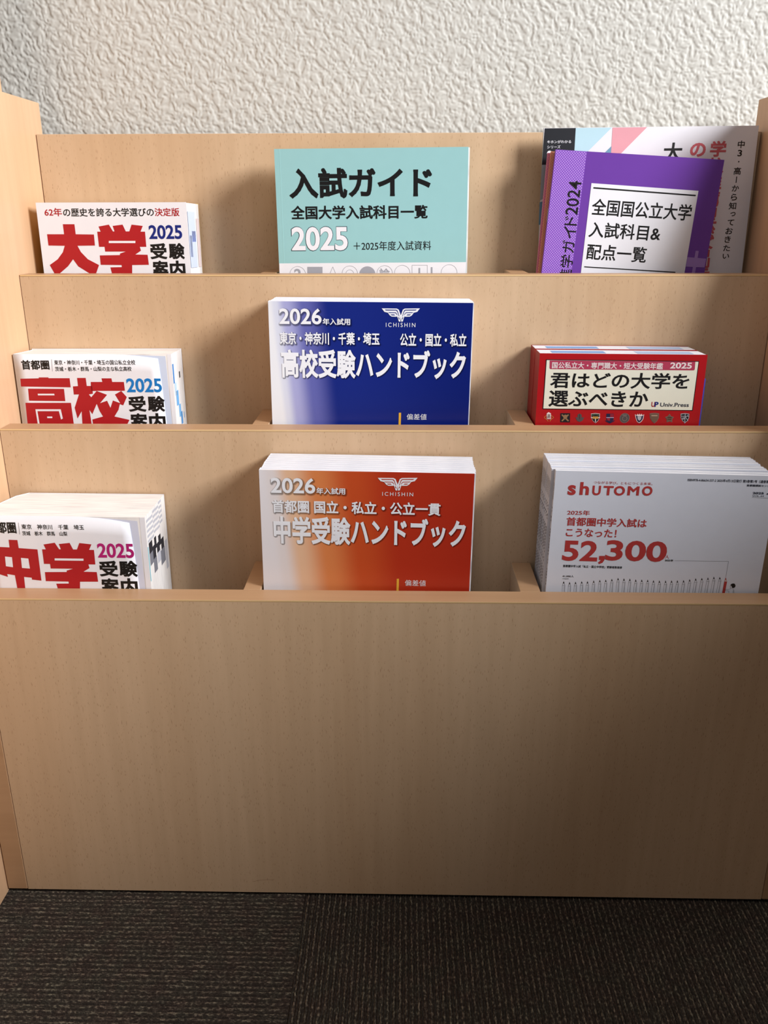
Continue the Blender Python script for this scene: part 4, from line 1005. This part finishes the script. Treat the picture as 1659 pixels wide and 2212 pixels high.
# parent magazines with printed spines
def magazines():
    n = 9; t = .0056
    SHC = flat('magazine_cover', (226, 230, 242), .3, .45)
    r, h, fc, pb = book('parent_magazine', 'pale magazine with red shUTOMO title and pencil row, frontmost of its stack', 'magazine', 'shutomo', t, F3, .1815, SHC, flat('magazine_spine', (212, 212, 218)), PAGES2, group='parent magazines in the bottom right pocket')
    sp = [c for c in r.children if c.name.startswith('spine')][0]
    M0 = r.matrix_world.copy(); X, N, Z = frame(0, 0, 0)
    rng = random.Random(4)
    # spine lettering, small black print running down the spine
    v, f, _ = letter_shape('shUTOMO', .02, (0, 0, 2.0, 15), 1)
    mb = MB(); mb.add([(-.00012, .0012 + p[0] / 1000 * 1.2, h - .026 + p[1] / 1000) for p in v], f)
    for i in range(26):
        z = h - .034 - i * .0028; ww = rng.uniform(.0012, .0026)
        if rng.random() < .8: mb.box(-.00014, -.0001, .0016, .0016 + ww, z, z + rng.uniform(.0012, .0022))
    mb.build('spine_print', ink('slate'), sp)
    lab = rl(9, 'pale magazine in the bottom right pocket,', 'pale magazine in the bottom right pocket')
    for k in range(1, n):
        q = dup(r, lab[k - 1], 'parent magazines in the bottom right pocket')
        yaw = rad(1.75) * min(1, k / 4)
        xo = [0, .0022, .0030, .0026, .0022, .0018, .0010, .0004, -.0002][k]
        M = Matrix.Translation((-.0026 - .0001 * k + .0004 * rng.random(), k * (t + .0001) + .0004, 0)) @ Matrix.Rotation(rad(1.0) * min(1, k / 3), 4, 'Z')
        q.matrix_world = M0 @ M @ Matrix.Diagonal((1, 1, 1 + rng.uniform(-.002, .001) + .004 * k / 8, 1))
        for c in list(q.children):
            for d in list(c.children):
                if d.name.startswith('cover_print'): bpy.data.objects.remove(d)
    return r
magazines()

# top right pocket: large white magazine, pink, salmon and purple booklets
WH = flat('white_magazine_cover', (224, 222, 228), .28, .5)
def wavy(u, v): return (0, .0009 * math.sin(u * 5) * v * .6, 0)
book('large_magazine', 'large white magazine with vertical Japanese title behind the purple booklet', 'magazine', 'white', .0028, F1, .2070, WH, flat('magazine_spine_teal', (150, 176, 182)), pages('page_edges_shaded', (190, 176, 160), (130, 112, 96)))  # white page edges, browned because their shade is in the colour
p = POSE['white']; X, N, Z = frame(rad(p[3]), rad(p[4]), rad(p[5]))
Tw = Vector((p[0], p[1], p[2] + EYE)) + X * .0022 - N * .0033 - Z * .0085
book('large_magazine', 'magazine painted shadow brown, showing only a thin strip right of the white one', 'magazine', None, .0018, F1, .2070, flat('shaded_page_cover', (168, 140, 112), .5), flat('shaded_page_spine', (150, 124, 100)), PAGES, T=Tw, ang=(rad(p[3]), rad(p[4]) , rad(p[5])))  # pages lying in shadow; the brown paints that shade
PURP = flat('purple_cover', (108, 62, 160), .3, .5)
def small(label, T, roll, cover, spine):
    return book('subject_booklet', label, 'booklet', None, .0030, F1, .1575, cover, spine, PAGES, T=Vector((T[0], T[1], T[2] + EYE)), ang=(0, rad(.33), rad(roll)), group='dotted subject booklets')
small('pink booklet, hindmost of the three dotted booklets behind the purple one', (.1368, .8687, .0552), -2.3, dotted('pink_dots', (206, 122, 152), (224, 156, 180)), flat('pink_spine', (206, 128, 156)))
small('salmon orange booklet sandwiched directly behind the purple one', (.1392, .8645, .0562), -2.9, dotted('salmon_dots', (214, 140, 112), (230, 172, 148)), flat('salmon_spine', (212, 140, 112)))
r, h, fc, pb = book('subject_booklet', 'purple booklet with white title panel and dotted left strip, tilted in the top right pocket', 'booklet', 'purple', .0036, F1, .1580, PURP, flat('purple_spine', (130, 84, 178)), group='dotted subject booklets')
mb = MB(); mb.box(.0002, .0292, -.00009, -.00003, 0, h - .0001); mb.build('dotted_strip', dotted('purple_dots', (132, 84, 188), (206, 176, 234)), fc)
mb = MB()
for z in (h - .052, h - .19): mb.box(-.0006, .0004, .0008, .0014, z - .012, z)
mb.build('staple', flat('staple_steel', (190, 190, 196), .25, .8), r)
